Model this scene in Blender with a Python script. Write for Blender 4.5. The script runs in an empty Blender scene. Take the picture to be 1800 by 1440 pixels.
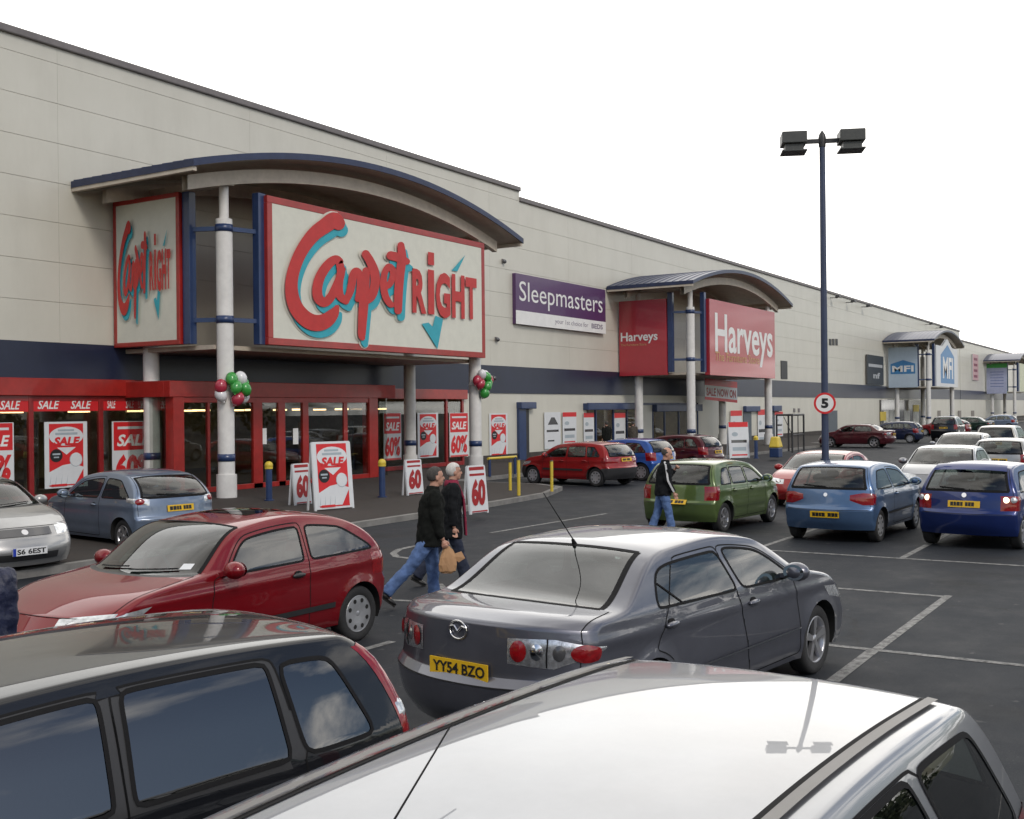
import bpy, bmesh, math, random
import numpy as np
from mathutils import Vector, Matrix, Euler
random.seed(7)
SC = bpy.context.scene
COL = SC.collection
R = math.radians

# ------------------------------------------------------------------ camera
HC = 2.45
FPX, YAW, ROLL = 1933.3, R(31.948), R(-0.587)
_F = Vector((math.cos(YAW), math.sin(YAW), 0))
_r = _F.cross(Vector((0, 0, 1))).normalized(); _u = _r.cross(_F)
_r2 = math.cos(ROLL) * _r + math.sin(ROLL) * _u
_u2 = -math.sin(ROLL) * _r + math.cos(ROLL) * _u
cam_d = bpy.data.cameras.new("camera"); cam = bpy.data.objects.new("camera", cam_d); COL.objects.link(cam)
cam_d.sensor_width = 36; cam_d.lens = FPX / 1800 * 36; cam_d.clip_end = 3000; cam_d.clip_start = 0.05
cam.matrix_world = Matrix(((_r2.x, _u2.x, -_F.x, 0), (_r2.y, _u2.y, -_F.y, 0), (_r2.z, _u2.z, -_F.z, HC), (0, 0, 0, 1)))
SC.camera = cam

def ray(px, py):
    a, b = (px - 900) / FPX, (720 - py) / FPX
    return _r2 * a + _u2 * b + _F
def at(px, py, Y):            # survey: pixel of the reference -> (x, z) on the vertical plane y = Y
    d = ray(px, py); t = Y / d.y
    return d.x * t, HC + d.z * t
def atx(px, py, X):
    d = ray(px, py); t = X / d.x
    return d.y * t, HC + d.z * t
def atz(px, py, Z=0.0):
    d = ray(px, py); t = (Z - HC) / d.z
    return d.x * t, d.y * t

# ------------------------------------------------------------------ materials
MATS = {}
def new_mat(name):
    m = bpy.data.materials.new(name); m.use_nodes = True
    nt = m.node_tree; nt.nodes.clear()
    out = nt.nodes.new('ShaderNodeOutputMaterial')
    return m, nt, out
def noise(nt, scale, detail=4, rough=.6, coord='Object', vec_scale=None):
    tc = nt.nodes.new('ShaderNodeTexCoord'); n = nt.nodes.new('ShaderNodeTexNoise')
    n.inputs['Scale'].default_value = scale; n.inputs['Detail'].default_value = detail; n.inputs['Roughness'].default_value = rough
    if vec_scale:
        mp = nt.nodes.new('ShaderNodeMapping'); mp.inputs['Scale'].default_value = vec_scale
        nt.links.new(tc.outputs[coord], mp.inputs['Vector']); nt.links.new(mp.outputs[0], n.inputs['Vector'])
    else:
        nt.links.new(tc.outputs[coord], n.inputs['Vector'])
    return n.outputs['Fac']
def ramp(nt, fac, stops):
    r = nt.nodes.new('ShaderNodeValToRGB')
    while len(r.color_ramp.elements) < len(stops): r.color_ramp.elements.new(.5)
    for e, (p, c) in zip(r.color_ramp.elements, stops):
        e.position = p; e.color = (*c, 1) if len(c) == 3 else c
    nt.links.new(fac, r.inputs[0]); return r.outputs[0]
def mixc(nt, fac, a, b, mode='MIX'):
    m = nt.nodes.new('ShaderNodeMix'); m.data_type = 'RGBA'; m.blend_type = mode
    for i, v in ((0, fac), (6, a), (7, b)):
        if isinstance(v, (int, float)): m.inputs[i].default_value = v
        elif isinstance(v, tuple): m.inputs[i].default_value = (*v[:3], 1)
        else: nt.links.new(v, m.inputs[i])
    return m.outputs[2]
def vary(c, k): return tuple(min(1, max(0, v * k)) for v in c)
def pmat(name, color, rough=.5, metal=0., spec=.5, var=.12, nscale=3., coat=0., bump=0., coatrough=.05, vec_scale=None):
    if name in MATS: return MATS[name]
    m, nt, out = new_mat(name)
    b = nt.nodes.new('ShaderNodeBsdfPrincipled')
    b.inputs['Roughness'].default_value = rough; b.inputs['Metallic'].default_value = metal
    b.inputs['Specular IOR Level'].default_value = spec
    b.inputs['Coat Weight'].default_value = coat; b.inputs['Coat Roughness'].default_value = coatrough
    f = noise(nt, nscale, 5, .65, vec_scale=vec_scale)
    c = ramp(nt, f, [(.3, vary(color, 1 - var)), (.7, vary(color, 1 + var))])
    nt.links.new(c, b.inputs['Base Color'])
    if bump:
        bp = nt.nodes.new('ShaderNodeBump'); bp.inputs['Strength'].default_value = bump; bp.inputs['Distance'].default_value = .01
        f2 = noise(nt, nscale * 12, 4); nt.links.new(f2, bp.inputs['Height']); nt.links.new(bp.outputs[0], b.inputs['Normal'])
    nt.links.new(b.outputs[0], out.inputs[0]); MATS[name] = m; return m
def emat(name, color, strength):
    if name in MATS: return MATS[name]
    m, nt, out = new_mat(name); e = nt.nodes.new('ShaderNodeEmission')
    e.inputs[0].default_value = (*color, 1); e.inputs[1].default_value = strength
    nt.links.new(e.outputs[0], out.inputs[0]); MATS[name] = m; return m
def paint(name, color, metal=.35, rough=.38, coat=1.0, dirt=.10, coatr=(.01,.06)):
    if name in MATS: return MATS[name]
    m, nt, out = new_mat(name)
    b = nt.nodes.new('ShaderNodeBsdfPrincipled')
    f = noise(nt, 2.2, 6, .7)
    nt.links.new(ramp(nt, f, [(.35, vary(color, 1 - dirt)), (.7, vary(color, 1 + dirt * .6))]), b.inputs['Base Color'])
    b.inputs['Metallic'].default_value = metal; b.inputs['Roughness'].default_value = rough
    b.inputs['Coat Weight'].default_value = coat; b.inputs['Specular IOR Level'].default_value = .15
    f2 = noise(nt, 9, 5, .7)
    nt.links.new(ramp(nt, f2, [(.3, (coatr[0],) * 3), (.8, (coatr[1],) * 3)]), b.inputs['Coat Roughness'])
    nt.links.new(b.outputs[0], out.inputs[0]); MATS[name] = m; return m
def glassmat(name, tint=(.35, .40, .38), refl=1.0, ior=1.5, rough=0.0):
    if name in MATS: return MATS[name]
    m, nt, out = new_mat(name)
    tr = nt.nodes.new('ShaderNodeBsdfTransparent'); tr.inputs[0].default_value = (*tint, 1)
    gl = nt.nodes.new('ShaderNodeBsdfGlossy'); gl.inputs['Roughness'].default_value = rough; gl.inputs[0].default_value = (refl, refl, refl, 1)
    fr = nt.nodes.new('ShaderNodeFresnel'); ge = nt.nodes.new('ShaderNodeNewGeometry'); mi = nt.nodes.new('ShaderNodeMix'); mi.data_type = 'FLOAT'
    mi.inputs[2].default_value = ior; mi.inputs[3].default_value = 1/ior; nt.links.new(ge.outputs['Backfacing'], mi.inputs[0]); nt.links.new(mi.outputs[0], fr.inputs[0])
    mx = nt.nodes.new('ShaderNodeMixShader')
    nt.links.new(fr.outputs[0], mx.inputs[0]); nt.links.new(tr.outputs[0], mx.inputs[1]); nt.links.new(gl.outputs[0], mx.inputs[2])
    nt.links.new(mx.outputs[0], out.inputs[0]); MATS[name] = m; return m

M_TYRE = pmat('tyre rubber', (.022, .022, .023), .75, bump=.3, nscale=20)
M_RUBBER = pmat('black rubber', (.009, .009, .010), .8, spec=.2)
M_TRIM = pmat('black plastic trim', (.03, .03, .032), .45)
M_DARK = pmat('dark underside', (.012, .012, .012), .9)
M_INT = pmat('dark cabin trim', (.04, .042, .045), .8, var=.3)
M_SEAT = pmat('grey seat cloth', (.07, .072, .078), .9, var=.3, nscale=14)
M_ALLOY = pmat('wheel alloy', (.48, .48, .50), .3, metal=.8, var=.15)
M_HUBCAP = pmat('wheel trim silver', (.42, .43, .45), .35, metal=.5, var=.2)
M_CHROME = pmat('bright chrome', (.75, .75, .77), .08, metal=1.0, var=.05)
M_GLASS = glassmat('car glass', (.42, .48, .46), ior=1.72)
M_GLASSR = glassmat('reflective car glass', (.36, .42, .40), ior=2.1)
M_GLASSL = glassmat('clear car glass', (.55, .61, .58), ior=1.9)
M_GLASSD = glassmat('dark car glass', (.10, .115, .115), ior=2.35)
M_MIRROR = pmat('mirror glass', (.55, .62, .66), .03, metal=1.0, var=.02)
M_TAIL = pmat('red tail lens', (.23, .005, .008), .10, coat=1.0, var=.3, nscale=30)
M_AMBER = pmat('amber lens', (.55, .16, .02), .15, coat=1.0)
M_HEADL = pmat('clear lamp lens', (.62, .64, .66), .12, metal=.55, coat=1.0, var=.35, nscale=18)
M_LAMPREF = pmat('lamp reflector', (.60,.61,.64), .26, metal=.8, coat=1.0, var=.45, nscale=26)
M_LAMPDARK = pmat('lamp bezel', (.06, .06, .065), .2, coat=1.0)
M_PLATEY = pmat('yellow plate', (.72, .44, .015), .4, var=.06)
M_PLATEW = pmat('white plate', (.72, .73, .74), .4, var=.06)
M_PLATEB = pmat('plate blue band', (.02, .05, .40), .4)
M_INK = pmat('black lettering', (.012, .012, .013), .5)
M_WHITE = pmat('white lettering', (.78, .78, .77), .5, var=.05)

# ------------------------------------------------------------------ mesh builder
class MB:
    def __init__(s): s.v = []; s.f = []; s.m = []; s.sm = []
    def add(s, vs, fs, mi=0, smooth=False):
        o = len(s.v); s.v += [tuple(p) for p in vs]
        for f in fs: s.f.append(tuple(i + o for i in f)); s.m.append(mi); s.sm.append(smooth)
        return s
    def box(s, x0, x1, y0, y1, z0, z1, mi=0):
        return s.add([(x0,y0,z0),(x1,y0,z0),(x1,y1,z0),(x0,y1,z0),(x0,y0,z1),(x1,y0,z1),(x1,y1,z1),(x0,y1,z1)],
              [(0,3,2,1),(4,5,6,7),(0,1,5,4),(1,2,6,5),(2,3,7,6),(3,0,4,7)], mi)
    def beam(s, p, q, w, h, mi=0, up=(0,0,1)):
        p, q = Vector(p), Vector(q); d = (q - p).normalized(); up = Vector(up)
        if abs(d.dot(up)) > .98: up = Vector((1,0,0))
        a = d.cross(up).normalized() * w / 2; b = a.cross(d).normalized() * h / 2
        return s.add([p-a-b,p+a-b,p+a+b,p-a+b,q-a-b,q+a-b,q+a+b,q-a+b],
              [(0,3,2,1),(4,5,6,7),(0,1,5,4),(1,2,6,5),(2,3,7,6),(3,0,4,7)], mi)
    def cyl(s, p, q, r0, r1=None, n=16, mi=0, cap=True, smooth=True):
        r1 = r0 if r1 is None else r1
        p, q = Vector(p), Vector(q); d = (q - p).normalized()
        up = Vector((0,0,1)) if abs(d.z) < .9 else Vector((1,0,0))
        a = d.cross(up).normalized(); b = d.cross(a)
        vs = []
        for c, r in ((p, r0), (q, r1)):
            for i in range(n):
                t = 2*math.pi*i/n; vs.append(c + a*math.cos(t)*r + b*math.sin(t)*r)
        s.add(vs, [(i, i+n, (i+1)%n+n, (i+1)%n) for i in range(n)], mi, smooth)
        if cap:
            s.add(vs[:n], [tuple(range(n))], mi); s.add(vs[n:], [tuple(reversed(range(n)))], mi)
        return s
    def tube(s, pts, r, n=8, mi=0):
        for a, b in zip(pts[:-1], pts[1:]): s.cyl(a, b, r, r, n, mi)
        return s
    def ball(s, c, rx, ry=None, rz=None, n=12, k=8, mi=0, rot=None):
        ry = rx if ry is None else ry; rz = rx if rz is None else rz
        vs = []
        for j in range(k+1):
            ph = math.pi*j/k
            for i in range(n):
                t = 2*math.pi*i/n
                p = Vector((rx*math.sin(ph)*math.cos(t), ry*math.sin(ph)*math.sin(t), rz*math.cos(ph)))
                if rot is not None: p = rot @ p
                vs.append(p + Vector(c))
        fs = [(j*n+i, (j+1)*n+i, (j+1)*n+(i+1)%n, j*n+(i+1)%n) for j in range(k) for i in range(n)]
        return s.add(vs, fs, mi, True)
    def capsule(s, p, q, r0, r1, n=12, mi=0):
        p, q = Vector(p), Vector(q)
        s.cyl(p, q, r0, r1, n, mi); s.ball(p, r0, n=n, mi=mi); s.ball(q, r1, n=n, mi=mi); return s
    def lathe(s, prof, axis_o, axis_d, n=32, mi=0, smooth=True):   # prof: (along axis, radius)
        d = Vector(axis_d).normalized(); up = Vector((0,0,1)) if abs(d.z) < .9 else Vector((1,0,0))
        a = d.cross(up).normalized(); b = d.cross(a); o = Vector(axis_o)
        vs = []
        for (h, r) in prof:
            for i in range(n):
                t = 2*math.pi*i/n; vs.append(o + d*h + a*math.cos(t)*r + b*math.sin(t)*r)
        return s.add(vs, [(j*n+i, j*n+(i+1)%n, (j+1)*n+(i+1)%n, (j+1)*n+i) for j in range(len(prof)-1) for i in range(n)], mi, smooth)
    def poly(s, pts, mi=0): return s.add(pts, [tuple(range(len(pts)))], mi)
    def build(s, name, mats, parent=None, bevel=0, smooth_angle=None, split=False):
        if split:                      # one object for every connected piece
            up = list(range(len(s.v)))
            def find(i):
                while up[i] != i: up[i] = up[up[i]]; i = up[i]
                return i
            for f in s.f:
                for i in f[1:]: up[find(i)] = find(f[0])
            grp = {}
            for k, f in enumerate(s.f): grp.setdefault(find(f[0]), []).append(k)
            r = []
            for ks in grp.values():
                m = MB(); ids = sorted({i for k in ks for i in s.f[k]}); mp = {a: b for b, a in enumerate(ids)}
                m.v = [s.v[i] for i in ids]; m.f = [tuple(mp[i] for i in s.f[k]) for k in ks]; m.m = [s.m[k] for k in ks]; m.sm = [s.sm[k] for k in ks]
                r.append(m.build(name, mats, parent, bevel, smooth_angle))
            return r[0]
        me = bpy.data.meshes.new(name)
        me.from_pydata(s.v, [], s.f)
        mats = mats if isinstance(mats, (list, tuple)) else [mats]
        for m in mats: me.materials.append(m)
        me.polygons.foreach_set('material_index', s.m)
        me.polygons.foreach_set('use_smooth', s.sm)
        if smooth_angle is not None:
            me.polygons.foreach_set('use_smooth', [True]*len(s.f))
            try: me.set_sharp_from_angle(angle=R(smooth_angle))
            except Exception: pass
        me.update()
        o = bpy.data.objects.new(name, me); COL.objects.link(o)
        if parent: o.parent = parent
        if bevel:
            md = o.modifiers.new('bevel', 'BEVEL'); md.width = bevel; md.segments = 2; md.limit_method = 'ANGLE'; md.angle_limit = R(40)
        return o

def tag(o, label=None, cat=None, group=None, kind=None):
    if label: o['label'] = label
    if cat: o['category'] = cat
    if group: o['group'] = group
    if kind: o['kind'] = kind
    return o
def thing(name, label, cat, loc=(0,0,0), rz=0., group=None):
    o = bpy.data.objects.new(name, None); COL.objects.link(o); o.empty_display_size = .3
    o.location = loc; o.rotation_euler = (0,0,rz)
    return tag(o, label, cat, group)
def copy_tree(o, parent=None):
    c = o.copy(); COL.objects.link(c)
    if parent is not None: c.parent = parent
    for ch in list(o.children): copy_tree(ch, c)
    return c

# text as a flat mesh; returned in local (x, z) facing -Y, lower-left at (0,0), scaled to w x h
def text_verts(body, bold=.0, shear=0., extrude=0.):
    cu = bpy.data.curves.new('lettering', 'FONT'); cu.body = body; cu.size = 1; cu.offset = bold; cu.shear = shear
    cu.resolution_u = 3; cu.fill_mode = 'FRONT' if not extrude else 'BOTH'; cu.extrude = extrude
    ob = bpy.data.objects.new('lettering', cu)
    me = bpy.data.meshes.new_from_object(ob)
    vs = [tuple(v.co) for v in me.vertices]; fs = [tuple(p.vertices) for p in me.polygons]
    bpy.data.objects.remove(ob); bpy.data.curves.remove(cu); bpy.data.meshes.remove(me)
    return vs, fs
def text_into(mb, body, x, z, w, h, y=0., bold=.0, shear=0., mi=0, fn=None):
    vs, fs = text_verts(body, bold, shear)
    if not vs: return
    xs = [v[0] for v in vs]; zs = [v[1] for v in vs]
    x0, x1, z0, z1 = min(xs), max(xs), min(zs), max(zs)
    out = [(x + (v[0]-x0)/(x1-x0)*w, y, z + (v[1]-z0)/(z1-z0)*h) for v in vs]
    if fn: out = [fn(*p) for p in out]
    mb.add(out, fs, mi)
BARS = (.10,.10,.10,.10,-.05,.11,.10,.11)
# ------------------------------------------------------------------ cars
SS = np.array([0,.14,.28,.42,.56,.68,.78,.86,.92,.955,.98,1.0])
GW = dict(rb=.12, rm=.12, rt=.12, tg=.12, te=.12, b1=.25, bl=.22, wt=.35, rr=.48, r1=.55, hd=.5, cw=.45, h1=.4, hf=.18, nt=.12, nm=.12, fb=.12)
def gfun(s, w=.55):
    s = np.clip(np.abs(s), 0, 1)
    return (1-w)*s**2.3 + w*(1-(1-s**5)**.2)
class Outline:
    def __init__(self, pts, corners):
        self.names = [p[0] for p in pts]; self.idx = {n: i for i, n in enumerate(self.names)}
        self.C = np.array([[p[1], p[2]] for p in pts], float)
        self.E = self.C + np.array([[p[3], p[4]] for p in pts], float)
        self.corn = {self.idx[c] for c in corners if c in self.idx}
        d = np.hypot(*(np.diff(self.C, axis=0).T)); self.kn = np.concatenate([[0], np.cumsum(np.maximum(d, .02))])
        self.TC = self._tan(self.C); self.TE = self._tan(self.E)
        self.gw = [GW.get(n, .4) for n in self.names]
    def w(self, u): return float(np.interp(u, range(len(self.gw)), self.gw))
    def _tan(self, P):
        n = len(P); k = self.kn; sl = np.diff(P, axis=0) / np.diff(k)[:, None]
        TL = np.zeros_like(P); TR = np.zeros_like(P)
        for i in range(n):
            if i == 0: TL[i] = TR[i] = sl[0]
            elif i == n-1: TL[i] = TR[i] = sl[-1]
            elif i in self.corn: TL[i] = sl[i-1]; TR[i] = sl[i]
            else:
                h0, h1 = k[i]-k[i-1], k[i+1]-k[i]
                t = (sl[i-1]*h1 + sl[i]*h0)/(h0+h1)
                w1, w2 = 2*h1+h0, h1+2*h0
                for c in (0, 1):          # limited slopes: no overshoot next to short segments
                    a, b = sl[i-1][c], sl[i][c]; t[c] = (w1+w2)/(w1/a+w2/b) if a*b > 1e-9 else 0.
                TL[i] = TR[i] = t
        return TL, TR
    def U(self, name, t=0.): return self.idx[name] + t
    def ev(self, u):
        n = len(self.C); i = int(min(max(math.floor(u), 0), n-2)); t = u - i
        h = self.kn[i+1]-self.kn[i]; out = []
        for P, (TL, TR) in ((self.C, self.TC), (self.E, self.TE)):
            a, b = P[i], P[i+1]; m0, m1 = TR[i]*h, TL[i+1]*h
            out.append((2*t**3-3*t*t+1)*a + (t**3-2*t*t+t)*m0 + (-2*t**3+3*t*t)*b + (t**3-t*t)*m1)
        return out[0], out[1]

class CarShape:
    def __init__(self, sp, q=1.0):
        self.sp = sp; self.q = q
        self.L, self.W = sp['L'], sp['W']
        self.o = Outline(sp['pts'], sp.get('corners', ('rt','tg','te','cw','hf','nt')))
        self.belt = sp['belt']      # (x_rear, z_rear, x_front, z_front)
        self.zb = (self.belt[1]+self.belt[3])/2
    def bz(self, x):
        a, za, b, zb = self.belt
        return za + (zb-za)*(x-a)/(b-a)
    def Y(self, x, z):
        sp = self.sp; x = np.asarray(x, float); z = np.asarray(z, float)
        L = self.L
        lf = np.clip((x-(L-sp.get('tf',1.1)))/sp.get('tf',1.1), 0, 1.0); lr = np.clip((sp.get('tr',.9)-x)/sp.get('tr',.9), 0, 1.0)
        plan = 1 - sp.get('kf',.13)*lf**2.2 - sp.get('kr',.09)*lr**2.0
        b = self.bz(x)
        low = 1 - .09*np.clip((.50-z)/.35, 0, 1.5)**2
        mid = 1 - .025*np.clip((z-.50)/np.maximum(b-.50, .1), 0, 1)**2
        yy = self.W/2*plan*low*mid - sp.get('tum',.40)*np.clip(z-b, 0, 2) - .35*np.clip(z-b-.22,0,2)**2
        yy = yy + .012*np.exp(-((z-(b-.12))/.045)**2) - .010*np.exp(-((z-.42)/.07)**2)
        for xw in (sp['xr'], sp['xf']):
            d = np.hypot(x-xw, z-sp['rw'])
            yy = yy + sp.get('flare',.016)*np.exp(-((d-self.ra)/.06)**2)
        return yy
    @property
    def ra(self): return self.sp['rw']*1.13+.012
    def P(self, u, s):          # point on the wrapped strip; |s|>1 runs on to the flank
        c, e = self.o.ev(u); we = float(self.Y(e[0], e[1]))
        if abs(s) <= 1:
            g = float(gfun(s, self.o.w(u))); p = c + (e-c)*g
            return Vector((p[0], we*s, p[1]))
        d = (abs(s)-1); x = e[0] + (d if e[0] < self.L/2 else -d)
        return Vector((x, math.copysign(float(self.Y(x, e[1])), s), e[1]))
    def N(self, u, s):
        a = self.P(u-.02, s); b = self.P(u+.02, s); ds = .01
        c = self.P(u, s-ds); d = self.P(u, s+ds)
        n = (d-c).cross(b-a)
        n.normalize()
        ctr = Vector((self.L/2, 0, .6)); p = self.P(u, s)
        if n.dot(p-ctr) < 0: n = -n
        return n

def smin(fs, r=.014):
    fs = np.array(fs); m = fs.min(axis=0)
    return m - r*np.log(np.exp(-(fs-m)/r).sum(axis=0))

def make_car(sp, name, label, paintmat, loc, rz, q=1.0, group='cars parked outside the shops', glass=None, glassf=None):
    cs = CarShape(sp, q); o = cs.o; L, W = cs.L, cs.W; glass = glass or M_GLASS
    root = thing(name, label, 'car', loc, rz, group)
    A, B = sp['A'], sp['B']
    nz = int(24*q)+4
    def chain(u0, u1, n):
        us = np.linspace(u0, u1, 160); E = np.array([o.ev(u)[1] for u in us])
        C = np.array([o.ev(u)[0] for u in us])
        d = np.concatenate([[0], np.cumsum(np.hypot(*np.diff(E, axis=0).T) + .3*np.hypot(*np.diff(C, axis=0).T))])
        r = np.interp(np.linspace(0, d[-1], n+1), d, us)
        for k in range(int(u0)+1, int(u1)):
            j = int(np.argmin(abs(r-k)))
            if 0 < j < n: r[j] = k
        return list(r)
    uA, uB = o.U(A), o.U(B)
    us = chain(0, uA, nz)
    step = .065/q
    for k in range(int(uA), int(uB)):
        c0, c1 = o.ev(k)[0], o.ev(k+1)[0]
        n = max(2, int(math.ceil(np.hypot(*(c1-c0))/step)))
        us += [k+(i+1)/n for i in range(n)]
    ntop = len(us)-1-nz
    us += chain(uB, len(o.names)-1, nz)[1:]
    nu = len(us); ns = len(SS)
    CE = [o.ev(u) for u in us]
    C = np.array([c for c, e in CE]); E = np.array([e for c, e in CE]); we = cs.Y(E[:,0], E[:,1])
    g = np.array([gfun(SS, o.w(u)) for u in us])
    XZ = C[:,None,:] + (E-C)[:,None,:]*g[:,:,None]
    V = np.zeros((nu*ns, 3)); V[:,0] = XZ[:,:,0].ravel(); V[:,2] = XZ[:,:,1].ravel(); V[:,1] = (we[:,None]*SS[None,:]).ravel()
    sid = lambda i, j: i*ns+j
    faces, tags = [], []
    uw0, uw1 = o.U('hd'), o.U('cw'); ur0, ur1 = o.U('bl'), o.U('wt'); uhf = o.U('hf'); unt = o.U('nt'); urt = o.U('rt')
    rear_open = o.U(sp.get('lidlow','tg'))
    for i in range(nu-1):
        um = (us[i]+us[i+1])/2
        for j in range(ns-1):
            sm = (SS[j]+SS[j+1])/2
            t = 'body'
            if uw0 < um < uw1 and sm < .92: t = 'windscreen'
            elif ur0 < um < ur1 and sm < sp.get('rws', .86): t = 'rear_window'
            elif uw1 < um < uhf and sm < .93: t = 'cowl' if (um-uw1) < .10 and sm < .92 else 'bonnet'
            elif um > unt: t = 'front_bumper'
            elif um < urt: t = 'rear_bumper'
            elif rear_open <= um < (ur1 if not sp.get('saloon') else ur0-.05) and sm < .93: t = 'tailgate'
            faces.append((sid(i,j), sid(i,j+1), sid(i+1,j+1), sid(i+1,j))); tags.append(t)
    # flank
    nx = ntop; base = nu*ns
    edge = lambda i: sid(i, ns-1)
    T = E[nz:nz+nx+1]; Lf = E[:nz+1]; Rt = E[nz+nx:][::-1]
    bx = E[0,0] + (E[-1,0]-E[0,0])*(T[:,0]-T[0,0])/(T[-1,0]-T[0,0])
    Bt = np.stack([bx, np.linspace(E[0,1], E[-1,1], nx+1)], 1)
    u = ((T[:,0]-T[0,0])/(T[-1,0]-T[0,0]))[:,None,None]; v = np.linspace(0,1,nz+1)[None,:,None]
    G = (1-v)*Bt[:,None,:] + v*T[:,None,:] + (1-u)*(Lf[None]-((1-v)*Bt[0]+v*T[0])) + u*(Rt[None]-((1-v)*Bt[-1]+v*T[-1]))
    gid = np.zeros((nx+1, nz+1), int); fl = []; nxt = base
    for k in range(nx+1):
        for j in range(nz+1):
            if k == 0: gid[k,j] = edge(j)
            elif k == nx: gid[k,j] = edge(nu-1-j)
            elif j == nz: gid[k,j] = edge(nz+k)
            else: gid[k,j] = nxt; nxt += 1; fl.append((G[k,j,0], G[k,j,1]))
    X2 = np.concatenate([V[:,[0,2]], np.array(fl)]); free = np.zeros(len(X2), bool); free[base:] = True
    quads = np.array([(gid[k,j], gid[k,j+1], gid[k+1,j+1], gid[k+1,j]) for k in range(nx) for j in range(nz)])
    topline = T
    def dE(x, z):
        a, b = topline[:-1], topline[1:]; ab = b-a; l2 = (ab**2).sum(1)
        p = np.stack([np.ravel(x), np.ravel(z)], 1)[:,None,:]
        t = np.clip(((p-a)*ab).sum(2)/l2, 0, 1); dd = p-(a+ab*t[:,:,None])
        return np.sqrt((dd**2).sum(2)).min(1)
    def lin(b, z): return b[0] + (b[1]-b[0])*(z-b[2])/(b[3]-b[2])     # b: x at z0, x at z1, z0, z1
    def fwin(w):
        def f(x, z):
            fs = [z-cs.bz(x)-.015, dE(x,z)-w.get('m',.075), x-lin(w['r'],z), lin(w['f'],z)-x]
            if w.get('r2'): fs.append(x-lin(w['r2'],z))
            return smin(fs, w.get('rad',.016))
        return f
    ra = cs.ra
    def farch(xw):
        return lambda x, z: np.where(z > -1, ra - np.hypot(x-xw, z-sp['rw']), 0)
    def fdoor(d):
        def f(x, z):
            fs = [z-sp.get('doorz',.27), dE(x,z)-.035, x-lin(d['r'],z), lin(d['f'],z)-x]
            fs += [np.hypot(x-xw, z-sp['rw'])-ra-.04 for xw in (sp['xr'], sp['xf'])]
            return smin(fs, .02)
        return f
    def grad(f, p):
        h = 2e-3; x, z = p[:,0], p[:,1]
        return np.stack([(f(x+h,z)-f(x-h,z))/(2*h), (f(x,z+h)-f(x,z-h))/(2*h)], 1)
    def cut(f):
        c = X2[quads].mean(1); ins = f(c[:,0], c[:,1]) > 0
        a = np.zeros(len(X2), bool); b = np.zeros(len(X2), bool)
        a[quads[ins].ravel()] = True; b[quads[~ins].ravel()] = True
        bd = np.where(a & b & free)[0]
        for _ in range(3):
            if len(bd) == 0: break
            p = X2[bd]; gr = grad(f, p); v_ = f(p[:,0], p[:,1])
            st = gr*(v_/np.maximum((gr**2).sum(1), .3))[:,None]
            l = np.hypot(st[:,0], st[:,1]); st *= np.minimum(1, .05/np.maximum(l,1e-6))[:,None]
            X2[bd] = p-st
        return ins
    ftag = np.array(['body']*len(quads), dtype=object); lines = []
    doors = sp['doors']; wins = sp['wins']
    dz = []
    for k, d in enumerate(doors): dz.append(cut(fdoor(d)))
    wz = [cut(fwin(w)) for w in wins]
    az = [cut(farch(xw)) for xw in (sp['xr'], sp['xf'])]
    for k, m in enumerate(dz): ftag[m] = 'door%d' % k
    c = X2[quads].mean(1)
    inrb = (c[:,0] < sp['xr']-ra*.7) & (c[:,1] < C[int(np.argmin(abs(np.array(us)-urt))),1])
    infb = (c[:,0] > sp['xf']+ra*.7) & (c[:,1] < C[int(np.argmin(abs(np.array(us)-unt))),1])
    ftag[inrb] = 'rear_bumper'; ftag[infb] = 'front_bumper'
    for k, m in enumerate(wz): ftag[m] = 'win%d' % k
    for m in az: ftag[m] = 'hole'
    nV = len(X2); VV = np.zeros((nV, 3)); VV[:base] = V
    VV[base:,0] = X2[base:,0]; VV[base:,2] = X2[base:,1]; VV[base:,1] = cs.Y(X2[base:,0], X2[base:,1])
    FA = np.array(faces + [tuple(r) for r in quads]); TA = np.array(list(tags) + list(ftag), dtype=object)
    # orient outward, vertex normals
    def fn(F): a = VV[F]; return np.cross(a[:,2]-a[:,0], a[:,3]-a[:,1])
    n = fn(FA); cen = VV[FA].mean(1) - np.array([L/2, 0, .6]); cen[:,0] *= .35
    flip = (n*cen).sum(1) < 0; FA[flip] = FA[flip][:, ::-1]
    n = fn(FA)
    keep = TA != 'hole'
    VN = np.zeros_like(VV)
    for k in range(4): np.add.at(VN, FA[keep][:,k], n[keep])
    ctr = np.zeros(nV, bool); ctr[np.arange(nu)*ns] = True; VN[ctr,1] = 0
    VN /= np.maximum(np.linalg.norm(VN, axis=1), 1e-9)[:,None]
    sh = np.array([L/2, 0, 0])
    def emit(name, mask, mat, parent, sides=(1,-1), center=False):
        F = FA[mask]
        if len(F) == 0: return None
        vs, fs, ns_ = [], [], []
        for sd in sides:
            ids = np.unique(F); mp = {int(a): i+len(vs) for i, a in enumerate(ids)}
            P = VV[ids].copy()-sh; Nn = VN[ids].copy(); P[:,1] *= sd; Nn[:,1] *= sd
            for f in F:
                fs.append(tuple(mp[int(a)] for a in (f if sd > 0 else f[::-1])))
            vs += [tuple(p) for p in P]; ns_ += [tuple(p) for p in Nn]
        me = bpy.data.meshes.new(name); me.from_pydata(vs, [], fs); me.materials.append(mat)
        me.polygons.foreach_set('use_smooth', [True]*len(fs))
        me.normals_split_custom_set_from_vertices(ns_)
        ob = bpy.data.objects.new(name, me); COL.objects.link(ob); ob.parent = parent
        return ob
    bumper_mat = sp.get('bumper_mat') or paintmat
    emit('body', TA == 'body', paintmat, root)
    emit('bonnet', TA == 'bonnet', paintmat, root)
    emit('cowl', TA == 'cowl', M_TRIM, root)
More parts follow.
